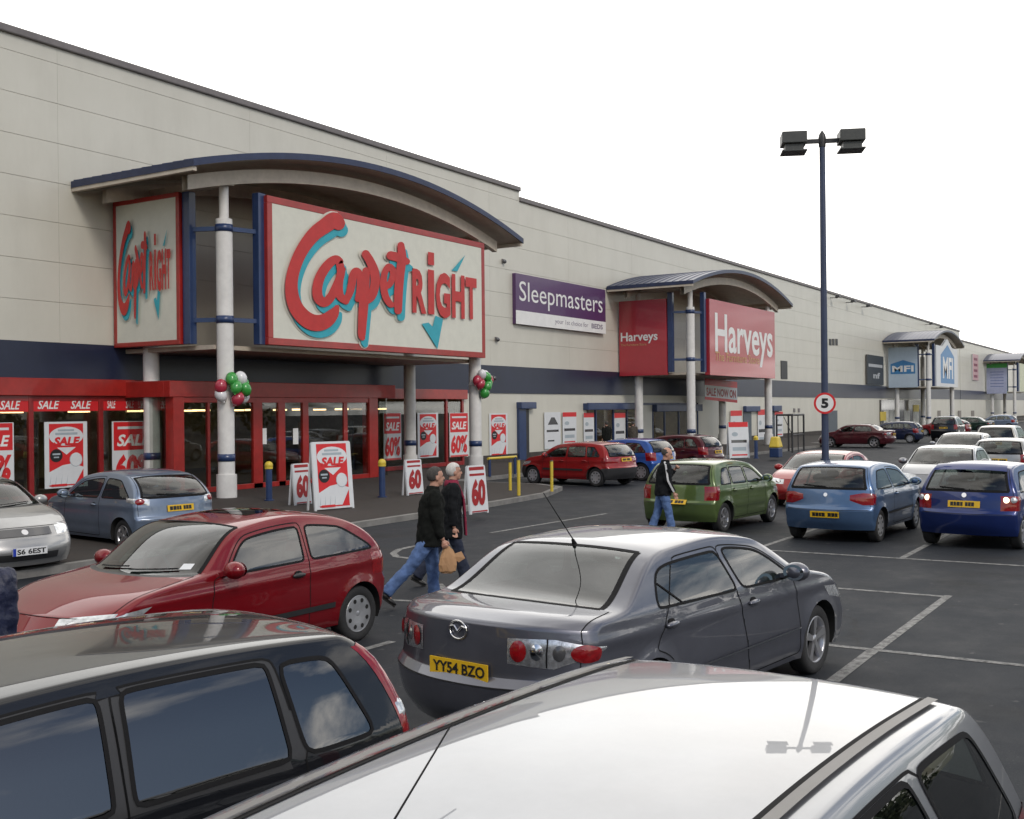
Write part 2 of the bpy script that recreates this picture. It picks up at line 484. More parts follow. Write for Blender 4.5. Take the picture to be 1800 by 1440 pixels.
    emit('windscreen', TA == 'windscreen', glassf or glass, root)
    lid = emit('boot_lid' if sp.get('saloon') else 'tailgate', TA == 'tailgate', paintmat, root)
    emit('rear_window', TA == 'rear_window', glass, lid or root)
    emit('bumper', TA == 'rear_bumper', bumper_mat, root); emit('bumper', TA == 'front_bumper', bumper_mat, root)
    def off(p, nvec, d): return tuple(Vector(p)+Vector(nvec)*d)
    def ribbon(mb, ids_pairs, f, d0, d1, lift, mi, sd):
        if not ids_pairs: return
        ids = sorted({i for e in ids_pairs for i in e}); p = VV[ids][:,[0,2]]; gr = grad(f, p); gr = gr/np.maximum(np.hypot(gr[:,0], gr[:,1]), 1e-6)[:,None]
        pa, pb = p+gr*d0, p+gr*d1; ya, yb = cs.Y(pa[:,0], pa[:,1])+lift, cs.Y(pb[:,0], pb[:,1])+lift
        cache = {i: [(pa[k,0]-L/2, sd*ya[k], pa[k,1]), (pb[k,0]-L/2, sd*yb[k], pb[k,1])] for k, i in enumerate(ids)}
        for a, b in ids_pairs:
            q4 = [cache[a][0], cache[b][0], cache[b][1], cache[a][1]]
            v0, v1, v2 = Vector(q4[0]), Vector(q4[1]), Vector(q4[2])
            if (v1-v0).cross(v2-v0).y*sd < 0: q4 = q4[::-1]
            mb.add(q4, [(0,1,2,3)], mi, False)
    def border(mask):
        cnt = {}
        for F, m in zip(quads, mask):
            for e in range(4):
                a, b = int(F[e]), int(F[(e+1)%4]); k = (min(a,b), max(a,b)); s_ = cnt.setdefault(k, [0,0]); s_[0 if m else 1] += 1
        return [k for k, v_ in cnt.items() if v_[0] and v_[1] and k[0] >= base and k[1] >= base]
    sidequads = np.zeros(len(FA), bool); sidequads[len(faces):] = True
    hole = (TA[len(faces):] == 'hole')
    for sd in (1, -1):
        dobs = []
        for k, d in enumerate(doors):
            dm = TA == 'door%d' % k; up_ = np.zeros(len(FA), bool)
            if sp.get('black_frames'):
                fc = VV[FA].mean(1); up_ = dm & (fc[:,2] > cs.bz(fc[:,0])-.005) & (dE(fc[:,0], fc[:,2]) > .045)
            do = emit('door', dm & ~up_, paintmat, root, (sd,))
            if up_.any(): emit('window_frame', up_, M_TRIM, do, (sd,))
            dobs.append(do)
            mb = MB(); ribbon(mb, border(dz[k]), fdoor(d), -.005, .005, .0022, 0, sd)
            if mb.f: mb.build('shut_line', M_RUBBER, do)
            hx, hz = d.get('h', (lin(d['r'], .78)+.17, cs.bz(lin(d['r'],.8))-.115))
            hb = MB(); yy = float(cs.Y(hx, hz))
            hb.ball((hx-L/2, sd*(yy+.012), hz), .095, .026, .024, 10, 6, 0)
            hb.build('handle', sp.get('handle_mat') or paintmat, do)
            hb = MB(); hb.ball((hx-L/2, sd*(yy-.004), hz+.018), .055, .012, .026, 8, 6); hb.build('handle_recess', M_RUBBER, do)
        for k, w in enumerate(wins):
            par = dobs[w['door']] if w.get('door') is not None else root
            emit('window', TA == 'win%d' % k, w.get('mat') or glass, par, (sd,))
            mb = MB(); ribbon(mb, border(wz[k]), fwin(w), -w.get('seal',.010), .010, .004, 0, sd)
            if mb.f: mb.build('window_seal', w.get('sealmat') or M_RUBBER, par)
        for (xa, za_, xb, zb_, hw, par_) in sp.get('bars', []):
            mb = MB(); n_ = 8
            for i in range(n_):
                q = []
                for t in (i/n_, (i+1)/n_):
                    x, z = xa+(xb-xa)*t, za_+(zb_-za_)*t; q.append((x, z))
                (x0_, z0_), (x1_, z1_) = q
                q4 = [(x-L/2, sd*(float(cs.Y(x, z))+.006), z) for x, z in ((x0_-hw,z0_),(x0_+hw,z0_),(x1_+hw,z1_),(x1_-hw,z1_))]
                mb.add(q4 if sd < 0 else q4[::-1], [(0,1,2,3)], 0)
            mb.build('window_bar', M_RUBBER, dobs[par_])
        # wheel arch liners + wheels
        al = MB()
        for xw in (sp['xr'], sp['xf']):
            t0 = -.25; m = 24; vs = []
            for i in range(m+1):
                t = t0 + (math.pi-2*t0)*i/m; x = xw+math.cos(t)*ra*1.002; z = sp['rw']+math.sin(t)*ra*1.002
                yy = float(cs.Y(x, max(z,.2))); vs += [(x-L/2, sd*(yy+.001), z), (x-L/2, sd*(yy-.30), z)]
            fs = [(2*i,2*i+1,2*i+3,2*i+2) for i in range(m)]
            al.add(vs, fs, 0, True)
            vs = [(xw-L/2, sd*(W/2-.28), sp['rw'])] + [vs[2*i+1] for i in range(m+1)]
            al.add(vs, [(0,i+1,i+2) for i in range(m)], 0)
        al.build('wheel_arch', M_DARK, root, split=True)
        for xw in (sp['xr'], sp['xf']):
            make_wheel(sp, root, xw-L/2, sd, float(cs.W/2)-.035)
        if sp.get('strip') is not None:
            zs, x0, x1, hh = sp['strip']; mb = MB(); n_ = 24
            for i in range(n_):
                xa, xb = x0+(x1-x0)*i/n_, x0+(x1-x0)*(i+1)/n_
                if min(abs(xa-xw) for xw in (sp['xr'], sp['xf'])) < ra+.05 or min(abs(xb-xw) for xw in (sp['xr'], sp['xf'])) < ra+.05: continue
                q4 = [(x-L/2, sd*(float(cs.Y(x, z))+.012), z) for x, z in ((xa,zs-hh),(xb,zs-hh),(xb,zs+hh),(xa,zs+hh))]
                mb.add(q4 if sd < 0 else q4[::-1], [(0,1,2,3)], 0)
            mb.build('side_moulding', sp.get('strip_mat') or M_TRIM, root)
        # mirror
        mx, mz = sp['mirror']; yy = float(cs.Y(mx, mz))
        mb = MB(); mb.ball((mx-L/2, sd*(yy+.145), mz+.03), .085, .115, .082, 14, 9); mb.beam((mx-L/2+.02, sd*(yy-.03), mz-.02), (mx-L/2, sd*(yy+.09), mz+.005), .09, .04)
        mo = mb.build('wing_mirror', sp.get('mirror_mat') or paintmat, root)
        mb = MB(); mb.lathe([(0,.0),(0,.06),(.0,.075)], (0,0,0), (-1,0,0), 18)
        mb.v = [(v_[0]+mx-L/2-.068, v_[1]*1.25+sd*(yy+.145), v_[2]*.92+mz+.03) for v_ in mb.v]
        mb.build('mirror_glass', M_MIRROR, mo)
        # lamps
        for nm, key in (('tail_light','tail'), ('headlight','head'), ('fog_light','fog'), ('indicator','ind')):
            for lp in sp.get(key, []):
                lo = None
                for (mat, pu0, pu1, s0, s1, lift, kind) in lp:
                    lo2 = lamp_patch(cs, nm if lo is None else 'lamp_lens', mat, pu0, pu1, s0, s1, lift, kind, sd, lo or root)
                    lo = lo or lo2
    # underbody, cabin
    mb = MB(); zf = sp.get('floor', .24)
    mb.box(.35-L/2, L-.45-L/2, -W/2+.33, W/2-.33, zf, .52)
    mb.box(sp['xr']+ra+.03-L/2, sp['xf']-ra-.03-L/2, -W/2+.06, W/2-.06, zf-.02, .40); mb.build('underbody', M_DARK, root)
    mb = MB(); hc = sp['cab']      # cab: x rear seats, x front seats, x dash
    for xs, top in ((hc[0], cs.zb+.08), (hc[1], cs.zb+.12)):
        for yy in (-.37, .37):
            mb = MB()
            mb.add([(xs-.10-L/2+dx+tilt, yy+dy, z) for z, tilt in ((.5,.06),(top,-.08)) for dx, dy in ((0,-.24),(.13,-.24),(.13,.24),(0,.24))],
                   [(0,3,2,1),(4,5,6,7),(0,1,5,4),(1,2,6,5),(2,3,7,6),(3,0,4,7)])
            mb.box(xs-.10-L/2, xs+.40-L/2, yy-.24, yy+.24, .48, .60)
            mb.ball((xs-.12-L/2, yy, top+.10), .05, .13, .09, 10, 6)
            mb.build('seat', M_SEAT, root, bevel=.03)
    mb = MB(); mb.box(hc[2]-.2-L/2, min(hc[2]+.35, L-.9)-L/2, -W/2+.15, W/2-.15, .5, cs.zb-.04)
    mb.build('dashboard', M_INT, root, bevel=.02)
    mb = MB(); mb.lathe([(-.012,.17),(.012,.17),(.012,.19),(-.012,.19),(-.012,.17)], (hc[2]-.30-L/2, -.37, cs.zb-.02), (1,0,-.35), 20); mb.build('steering_wheel', M_TRIM, root)
    mb = MB(); mb.box(.35-L/2, hc[0]-.15-L/2, -W/2+.2, W/2-.2, .5, cs.zb-.10); mb.build('parcel_shelf', M_INT, root, bevel=.02)
    # plates
    for pl in sp.get('plates', []):
        plate(cs, root, *(pl if pl[2] else pl[:3]+(.52,.112,[random.uniform(.07,.12)*(-.6 if k == 4 else 1) for k in range(8)])))
    if sp.get('ditch'):
        mb = MB(); n_ = 30; u0, u1 = o.U('rr', .0) , o.U('hd', -.0)
        for sd in (1,-1):
            mb = MB()
            for (sa, sb, mi, lf) in sp['ditch']:
                for i in range(n_):
                    ua, ub = u0+(u1-u0)*i/n_, u0+(u1-u0)*(i+1)/n_
                    q4 = [off(cs.P(uu, sd*s_), cs.N(uu, sd*s_), lf)for uu, s_ in ((ua,sa),(ub,sa),(ub,sb),(ua,sb))]
                    q4 = [(p[0]-L/2, p[1], p[2]) for p in q4]
                    mb.add(q4 if sd > 0 else q4[::-1], [(0,1,2,3)], mi, False)
            mb.build('roof_moulding', [M_RUBBER, sp.get('ditch_mat') or M_TRIM], root)
    for ex in sp.get('patches', []):
        nm, mat, u0, u1, s0, s1, lift = ex
        surf_patch(cs, nm, mat, u0, u1, s0, s1, lift, root)
    for nm_, lift_, ex in [('panel_gap', .002, e) for e in sp.get('seams', [])]+[('wiper', .016, e) for e in sp.get('wipers', [])]:    # (list of (u,s)), half width
        mb = MB()
        for line, hw in [ex]:
            for (ua, sa), (ub, sb) in zip(line[:-1], line[1:]):
                n_ = 10
                for i in range(n_):
                    a = (ua+(ub-ua)*i/n_, sa+(sb-sa)*i/n_); b = (ua+(ub-ua)*(i+1)/n_, sa+(sb-sa)*(i+1)/n_)
                    pa, pb = cs.P(*a), cs.P(*b); na, nb = cs.N(*a), cs.N(*b); d = (pb-pa).normalized()
                    wa, wb = d.cross(na).normalized()*hw, d.cross(nb).normalized()*hw
                    pts = [pa-wa+na*lift_, pb-wb+nb*lift_, pb+wb+nb*lift_, pa+wa+na*lift_]
                    mb.add([(p.x-L/2, p.y, p.z) for p in pts], [(0,1,2,3)], 0)
        mb.build(nm_, M_RUBBER, root)
    if sp.get('aerial'):
        uu, s_, ln, back = sp['aerial']; p = cs.P(uu, s_); p.x -= L/2
        mb = MB(); mb.cyl(p-Vector((0,0,.01)), p+Vector((-.03,0,.035)), .022, .012, 10); mb.cyl(p+Vector((-.02,0,.03)), p+Vector((-back,0,ln)), .005, .003, 6)
        mb.build('aerial', M_RUBBER, root)
    if sp.get('emblem'):
        sp['emblem'](cs, root)
    return root, cs

def surf_patch(cs, nm, mat, u0, u1, s0, s1, lift, parent, nu=14, ns=14):
    mb = MB(); vs = []
    for i in range(nu+1):
        uu = u0+(u1-u0)*i/nu
        for j in range(ns+1):
            s_ = s0+(s1-s0)*j/ns; p = cs.P(uu, s_)+cs.N(uu, s_)*lift; vs.append((p.x-cs.L/2, p.y, p.z))
    fs = [(i*(ns+1)+j, i*(ns+1)+j+1, (i+1)*(ns+1)+j+1, (i+1)*(ns+1)+j) for i in range(nu) for j in range(ns)]
    n = (Vector(vs[fs[0][2]])-Vector(vs[fs[0][0]])).cross(Vector(vs[fs[0][3]])-Vector(vs[fs[0][1]]))
    if n.dot(cs.N((u0+u1)/2, (s0+s1)/2)) < 0: fs = [f[::-1] for f in fs]
    mb.add(vs, fs, 0, True)
    return mb.build(nm, mat, parent)

def lamp_patch(cs, nm, mat, u0, u1, s0, s1, lift, kind, sd, parent):
    # u0/u1: constants or [(b, u), ...] across; kind 'rect' or 'disc'
    def val(a, b):
        return a if not isinstance(a, list) else float(np.interp(b, [p[0] for p in a], [p[1] for p in a]))
    mb = MB(); vs = []; fs = []
    if kind == 'disc':
        nr, na = 4, 18; uc, su = (val(u0,0)+val(u1,0))/2, (val(u1,0)-val(u0,0))/2; sc, ss = (s0+s1)/2, (s1-s0)/2
        def pt(a, b, l):
            p = cs.P(a, sd*b)+cs.N(a, sd*b)*l; return (p.x-cs.L/2, p.y, p.z)
        vs.append(pt(uc, sc, lift+.012))
        for r in range(1, nr+1):
            for i in range(na):
                t = 2*math.pi*i/na; k = r/nr
                vs.append(pt(uc+su*k*math.cos(t), sc+ss*k*math.sin(t), lift+.012*(1-k*k)))
        fs = [(0, 1+i, 1+(i+1)%na) for i in range(na)]
        for r in range(nr-1):
            for i in range(na):
                fs.append((1+r*na+i, 1+(r+1)*na+i, 1+(r+1)*na+(i+1)%na, 1+r*na+(i+1)%na))
    else:
        nb, nu = 14, 8
        for j in range(nb+1):
            b = j/nb; s_ = s0+(s1-s0)*b; ua, ub = val(u0,b), val(u1,b)
            for i in range(nu+1):
                uu = ua+(ub-ua)*i/nu
                edge = min(b, 1-b)*4; edge2 = min(i, nu-i)/nu*4
                p = cs.P(uu, sd*s_)+cs.N(uu, sd*s_)*(lift*min(1, .25+.75*min(edge,1)*1)*min(1,.3+.7*min(edge2,1)))
                vs.append((p.x-cs.L/2, p.y, p.z))
        fs = [(j*(nu+1)+i, j*(nu+1)+i+1, (j+1)*(nu+1)+i+1, (j+1)*(nu+1)+i) for j in range(nb) for i in range(nu)]
    f = fs[len(fs)//2]; a = [Vector(vs[k]) for k in f]
    nrm = (a[1]-a[0]).cross(a[2]-a[0]); c = sum(a, Vector())/len(a)
    if nrm.dot(c-Vector((0,0,.6))) < 0: fs = [q[::-1] for q in fs]
    mb.add(vs, fs, 0, True)
    return mb.build(nm, mat, parent)

def plate(cs, root, end, u, text, w=.52, h=.112, smear=False, s=0.):
    p = cs.P(u, s); n = cs.N(u, s); n.y = 0; n.normalize()
    up = Vector((-n.z, 0, n.x)) if n.x > 0 else Vector((n.z, 0, -n.x))
    rt = Vector((0,-1,0)) if end == 'rear' else Vector((0,1,0))
    c = p + n*.014; c.x -= cs.L/2
    def fr(x, y, z): return tuple(c + rt*x + up*z + n*y)
    mb = MB()
    vs = [fr(x, y, z) for y in (-.012, 0) for x, z in ((-w/2,-h/2),(w/2,-h/2),(w/2,h/2),(-w/2,h/2))]
    mb.add(vs, [(4,5,6,7),(0,1,5,4),(1,2,6,5),(2,3,7,6),(3,0,4,7)], 0)
    po = mb.build('number_plate', M_PLATEY if end == 'rear' else M_PLATEW, root)
    mb = MB()
    if smear:
        x = -w*.42
        for k, wd in enumerate(smear):
            if wd > 0: mb.add([fr(x, .003, -h*.30), fr(x+wd*w, .003, -h*.30), fr(x+wd*w, .003, h*.30), fr(x, .003, h*.30)], [(0,1,2,3)])
            x += abs(wd)*w + .016*w
    elif text:
        x = -w*.44
        if text.startswith('|'):
            text = text[1:]; mb2 = MB(); mb2.add([fr(-w*.5,.003,-h/2), fr(-w*.41,.003,-h/2), fr(-w*.41,.003,h/2), fr(-w*.5,.003,h/2)], [(0,1,2,3)]); mb2.build('plate_band', M_PLATEB, po)
            x = -w*.38
        text_into(mb, text, x, -h*.34, w*.46-x, h*.68, bold=.028, fn=lambda a, b, c_: fr(a, .003, c_))
    if mb.f: mb.build('lettering', M_INK, po)

def make_wheel(sp, root, x, sd, yout):
    r = sp['rw']; w = .185; rr = r*sp.get('rim',.66)
    y0 = sd*yout
    mb = MB(); d = (0, sd, 0)
    prof = [(-w, rr*.98), (-w, r*.9), (-w+.02, r*.985), (-w+.05, r), (-.05, r), (-.02, r*.985), (-.004, r*.93), (0, r*.86), (-.004, rr*1.05), (-.012, rr)]
    mb.lathe(prof, (x, y0, r), d, 40)
    ty = mb.build('wheel', M_TYRE, root)
    rm = M_ALLOY if sp.get('alloy', True) else M_HUBCAP
    mb = MB()
    mb.lathe([(-.012, rr*1.0), (-.004, rr*.97), (-.02, rr*.91), (-.09, rr*.86)], (x, y0, r), d, 40, 0)
    mb.lathe([(-.075, rr*.88), (-.08, 0.001)], (x, y0, r), d, 32, 1)
    mb.lathe([(-.03, rr*.22), (-.018, rr*.19), (-.016, rr*.05), (-.015, .001)], (x, y0, r), d, 20, 0)
    ax = Vector((0, sd, 0))
    if sp.get('alloy', True):
        ns = sp.get('spokes', 5); hw0, hw1 = rr*sp.get('sw0',.14), rr*sp.get('sw1',.19)
        for k in range(ns):
            t = 2*math.pi*(k+.25)/ns; e = Vector((math.cos(t), 0, math.sin(t))); p = Vector((-math.sin(t), 0, math.cos(t)))
            o_ = Vector((x, y0, r)); a, b = o_+e*rr*.15+ax*-.022, o_+e*rr*.94+ax*-.010
            vs = [a-p*hw0, a+p*hw0, b+p*hw1, b-p*hw1]; vs += [v-ax*.035 for v in vs]
            mb.add(vs, [(0,1,2,3),(7,6,5,4),(0,4,5,1),(2,6,7,3),(1,5,6,2),(3,7,4,0)], 0)
    else:
        mb.lathe([(-.012, rr*.97), (-.006, rr*.7), (-.012, rr*.45), (-.02, .001)], (x, y0, r), d, 40, 0)
        for k in range(8):
            t = 2*math.pi*(k+.5)/8; c = Vector((x, y0, r))+Vector((math.cos(t),0,math.sin(t)))*rr*.74
            mb.cyl(c-ax*.02, c+ax*(-.0045), rr*.125, rr*.125, 10, 1)
    mb.build('rim', [rm, M_DARK], ty)
# ------------------------------------------------------------------ car shapes
def scale_spec(sp, L=None, H=None, W=None, **kw):
    import copy
    s = {k: (copy.copy(v)) for k, v in sp.items()}
    kx = (L or sp['L'])/sp['L']; h0 = max(p[2] for p in sp['pts']); kz = (H or h0)/h0
    fx = lambda x: x*kx; fz = lambda z: z*kz
    s['pts'] = [(n, fx(x), fz(z), dx*kx, dz) for n, x, z, dx, dz in sp['pts']]
    s['L'] = sp['L']*kx; s['W'] = W or sp['W']
    b = sp['belt']; s['belt'] = (fx(b[0]), fz(b[1]), fx(b[2]), fz(b[3]))
    s['xr'], s['xf'] = fx(sp['xr']), fx(sp['xf'])
    fl = lambda t: (fx(t[0]), fx(t[1]), fz(t[2]), fz(t[3]))
    s['wins'] = [dict(w, r=fl(w['r']), f=fl(w['f']), **({'r2': fl(w['r2'])} if w.get('r2') else {})) for w in sp['wins']]
    s['doors'] = [dict(d, r=fl(d['r']), f=fl(d['f'])) for d in sp['doors']]
    s['mirror'] = (fx(sp['mirror'][0]), fz(sp['mirror'][1])); s['cab'] = tuple(fx(x) for x in sp['cab'])
    if sp.get('bars'): s['bars'] = [(fx(a), fz(b), fx(c), fz(d), e, f) for a, b, c, d, e, f in sp['bars']]
    s.update(kw); return s
FAR = (9., 9., 0., 1.)
HEAD_H = [[(M_HEADL, [(0,11.05),(.6,10.75),(1,10.55)], [(0,11.95),(.6,11.9),(1,11.3)], .50, 1.22, .010, 'rect'), (M_LAMPDARK, 11.2, 11.75, .60, .78, .012, 'disc'), (M_CHROME, 11.2, 11.75, .62, .76, .016, 'disc')]]
TAIL_H = [[(M_TAIL, 3.08, 3.95, .76, 1.17, .010, 'rect')]]
HATCH5 = dict(L=3.85, W=1.66, A='bl', B='hf', rw=.295, xr=.66, xf=3.10, belt=(.2,.95,2.9,.91),
  pts=[('rb',.13,.24,.20,0),('rm',.03,.42,.24,0),('rt',.0,.60,.24,0),('tg',.055,.66,.22,0),('bl',.11,.98,.22,-.01),('wt',.46,1.34,.06,-.05),('rr',.58,1.385,.03,-.06),
       ('r1',1.30,1.43,0,-.075),('hd',2.20,1.36,-.12,-.065),('cw',2.98,.96,-.30,.015),('h1',3.36,.88,-.10,-.03),('hf',3.70,.74,-.32,-.02),('nt',3.80,.60,-.32,0),('nm',3.85,.42,-.32,0),('fb',3.76,.2,-.28,0)],
  wins=[dict(r=(1.78,1.80,.95,1.3), f=FAR, door=0), dict(r=(1.02,1.10,.95,1.3), f=(1.70,1.72,.95,1.3), door=1), dict(r=(.50,.78,.98,1.3), f=(.96,1.04,.95,1.3), door=None)],
  doors=[dict(r=(1.74,1.76,.5,1.3), f=(2.72,2.62,.3,.95)), dict(r=(.86,1.02,.7,1.3), f=(1.73,1.75,.5,1.3))],
  mirror=(2.50,.96), cab=(.95,1.75,2.6), tail=TAIL_H, head=HEAD_H, plates=[('rear',3.35,None)], alloy=False)
HATCH3 = scale_spec(HATCH5, doors=[dict(r=(1.42,1.40,.5,1.3), f=(2.72,2.62,.3,.95))],
  wins=[dict(r=(1.47,1.44,.95,1.3), f=FAR, door=0), dict(r=(.46,.82,.97,1.3), f=(1.37,1.34,.95,1.3), door=None)])
SALOON = dict(L=4.67, W=1.78, rws=.81, A='te', B='hf', rw=.315, xr=1.04, xf=3.715, belt=(.6,1.0,3.4,.94), saloon=True,
  pts=[('rb',.16,.25,.30,0),('rm',.03,.42,.34,0),('rt',.0,.60,.34,0),('tg',.06,.66,.34,0),('te',.06,1.02,.38,-.06),('b1',.30,1.065,.22,-.06),('bl',.66,1.06,.10,-.02),('wt',1.30,1.385,.04,-.05),('rr',1.46,1.415,.02,-.065),
       ('r1',2.1,1.44,0,-.075),('hd',2.78,1.375,-.12,-.065),('cw',3.60,.99,-.32,.015),('h1',4.02,.90,-.10,-.035),('hf',4.44,.75,-.34,-.02),('nt',4.58,.60,-.36,0),('nm',4.67,.42,-.36,0),('fb',4.55,.2,-.3,0)],
  wins=[dict(r=(2.36,2.20,.97,1.35), f=FAR, door=0, m=.058, rad=.03), dict(r=(1.13,1.21,.97,1.17), f=(2.28,2.12,.97,1.35), door=1, m=.070, rad=.025)], bars=[(1.49,.985,1.225,1.17,.012,1)],
  doors=[dict(r=(2.33,2.16,.75,1.35), f=(3.36,3.22,.3,.95)), dict(r=(1.07,1.50,.7,1.3), f=(2.32,2.15,.75,1.35))],
  mirror=(3.04,1.0), cab=(1.45,2.3,3.2), alloy=True, spokes=5, rim=.68,
  tail=[[(M_LAMPREF, [(0,3.28),(.5,3.22),(1,3.60)], [(0,3.76),(.5,3.80),(1,3.66)], .44, 1.10, .012, 'rect'),
         (M_TAIL, 3.33, 3.74, .465, .585, .014, 'disc'), (M_TAIL, [(0,3.36),(1,3.46)], [(0,3.74),(1,3.68)], 0.87, 1.04, .014, 'disc'), (M_CHROME, 3.38, 3.70, .61, .70, .014, 'disc'), (M_LAMPDARK, 3.38, 3.70, .76, .84, .014, 'disc'), (M_RUBBER, [(0,3.24),(1,3.24)], [(0,3.80),(1,3.80)], .715, .73, .018, 'rect')]],
  head=[[(M_HEADL, [(0,13.05),(.6,12.75),(1,12.5)], [(0,13.9),(.6,13.85),(1,13.3)], .50, 1.25, .010, 'rect')]],
  plates=[('rear',3.38,None)])
ESTATE = scale_spec(HATCH5, L=4.2, H=1.47, W=1.70)
ESTATE['pts'] = [('rb',.13,.25,.13,0),('rm',.03,.44,.15,0),('rt',.0,.62,.15,0),('tg',.05,.68,.14,0),('bl',.10,1.0,.14,-.01),('wt',.36,1.385,.06,-.045),('rr',.50,1.432,.02,-.045),
       ('r1',1.50,1.468,0,-.045),('hd',2.60,1.425,-.12,-.045),('cw',3.28,.99,-.30,.015),('h1',3.68,.90,-.10,-.03),('hf',4.04,.76,-.24,-.02),('nt',4.14,.62,-.22,0),('nm',4.2,.42,-.22,0),('fb',4.1,.2,-.2,0)]
# notchless fastback profile (hatch with long sloping tail)
FAST = scale_spec(HATCH5, L=4.05, H=1.40, W=1.69)
FAST['pts'] = [('rb',.13,.25,.13,0),('rm',.03,.43,.15,0),('rt',.0,.60,.15,0),('tg',.055,.66,.14,0),('bl',.13,1.0,.16,-.02),('wt',.85,1.34,.05,-.05),('rr',1.0,1.375,.03,-.06),
       ('r1',1.55,1.405,0,-.07),('hd',2.30,1.335,-.12,-.065),('cw',3.12,.95,-.30,.015),('h1',3.55,.87,-.10,-.03),('hf',3.90,.73,-.24,-.02),('nt',4.0,.60,-.22,0),('nm',4.05,.42,-.22,0),('fb',3.96,.2,-.2,0)]
FAST['wins'] = [dict(r=(1.86,1.85,.95,1.3), f=FAR, door=0), dict(r=(1.10,1.22,.95,1.3), f=(1.79,1.78,.95,1.3), door=1), dict(r=(.70,1.10,.98,1.25), f=(1.05,1.17,.95,1.3), door=None)]
# ------------------------------------------------------------------ setting: ground
def asphalt():
    m, nt, out = new_mat('asphalt'); b = nt.nodes.new('ShaderNodeBsdfPrincipled')
    big = noise(nt, .12, 5, .6); mid = noise(nt, 1.3, 6, .7); fine = noise(nt, 55, 3, .8)
    c1 = ramp(nt, big, [(.3, (.0135,.0165,.022)), (.7, (.022,.026,.033))])
    c2 = mixc(nt, .45, c1, ramp(nt, mid, [(.35, (.011,.013,.018)), (.68, (.028,.033,.040))]))
    c3 = mixc(nt, ramp(nt, fine, [(.55, (0,0,0)), (.80, (.5,.5,.5))]), c2, (.10,.10,.10))
    # worn, oil-stained patches
    st = noise(nt, .55, 3, .5); c4 = mixc(nt, ramp(nt, st, [(.57, (0,0,0)), (.70, (.75,.75,.75))]), c3, (.017,.018,.020))
    vo = nt.nodes.new('ShaderNodeTexVoronoi'); vo.feature = 'DISTANCE_TO_EDGE'; vo.inputs['Scale'].default_value = .16
    tcv = nt.nodes.new('ShaderNodeTexCoord'); nv = nt.nodes.new('ShaderNodeTexNoise'); nv.inputs['Scale'].default_value = .9; nv.inputs['Detail'].default_value = 6
    vm = nt.nodes.new('ShaderNodeVectorMath'); vm.operation = 'MULTIPLY_ADD'; vm.inputs[1].default_value = (1.6,1.6,0)
    nt.links.new(tcv.outputs['Object'], nv.inputs['Vector']); nt.links.new(nv.outputs['Color'], vm.inputs[0]); nt.links.new(tcv.outputs['Object'], vm.inputs[2]); nt.links.new(vm.outputs[0], vo.inputs['Vector'])
    ck = mixc(nt, 1.0, ramp(nt, vo.outputs['Distance'], [(.0,(.75,)*3),(.006,(0,)*3)]), ramp(nt, big, [(.45,(0,)*3),(.6,(1,)*3)]), 'MULTIPLY')
    c4 = mixc(nt, ck, c4, (.014,.014,.015))
    spots = noise(nt, 6.5, 2, .4); c4 = mixc(nt, ramp(nt, spots, [(.70,(0,)*3),(.76,(.5,)*3)]), c4, (.095,.095,.095))
    nt.links.new(c4, b.inputs['Base Color']); b.inputs['Specular IOR Level'].default_value = .22
    nt.links.new(ramp(nt, mid, [(.3, (.62,)*3), (.7, (.85,)*3)]), b.inputs['Roughness'])
    bp = nt.nodes.new('ShaderNodeBump'); bp.inputs['Strength'].default_value = .35; bp.inputs['Distance'].default_value = .004
    nt.links.new(noise(nt, 140, 3, .7), bp.inputs['Height']); nt.links.new(bp.outputs[0], b.inputs['Normal'])
    nt.links.new(b.outputs[0], out.inputs[0]); return m
def block_paving():
    m, nt, out = new_mat('block paving'); b = nt.nodes.new('ShaderNodeBsdfPrincipled')
    tc = nt.nodes.new('ShaderNodeTexCoord'); br = nt.nodes.new('ShaderNodeTexBrick')
    nt.links.new(tc.outputs['Object'], br.inputs['Vector']); br.inputs['Scale'].default_value = 4.6
    br.inputs['Color1'].default_value = (.036,.027,.022,1); br.inputs['Color2'].default_value = (.026,.021,.018,1); br.inputs['Mortar'].default_value = (.020,.019,.018,1)
    br.inputs['Mortar Size'].default_value = .012
    n = noise(nt, .8, 5, .7)
    nt.links.new(mixc(nt, ramp(nt, n, [(.35,(0,)*3),(.75,(.6,)*3)]), br.outputs['Color'], (.026,.024,.022)), b.inputs['Base Color'])
    b.inputs['Roughness'].default_value = .85
    nt.links.new(b.outputs[0], out.inputs[0]); return m
M_ASPH = asphalt(); M_PAVE = block_paving()
M_KERB = pmat('concrete kerb', (.20,.195,.185), .85, var=.25, bump=.3)
def line_paint():
    m, nt, out = new_mat('worn road paint'); b = nt.nodes.new('ShaderNodeBsdfPrincipled')
    f = noise(nt, 9, 6, .8); c = ramp(nt, f, [(.38, (.06,.06,.06)), (.54, (.22,.22,.215)), (.78, (.36,.36,.35))])
    nt.links.new(c, b.inputs['Base Color']); b.inputs['Roughness'].default_value = .8; nt.links.new(b.outputs[0], out.inputs[0]); return m
M_LINE = line_paint()
mb = MB(); mb.add([(-400,-400,0),(700,-400,0),(700,500,0),(-400,500,0)], [(0,1,2,3)]); tag(mb.build('ground', M_ASPH), kind='structure')
def prism(mb, pts, z0, z1, mi=0):
    n = len(pts); mb.add([(x,y,z1) for x,y in pts], [tuple(range(n))], mi)
    mb.add([(x,y,z0) for x,y in pts]+[(x,y,z1) for x,y in pts], [(i,(i+1)%n,(i+1)%n+n,i+n) for i in range(n)], mi)
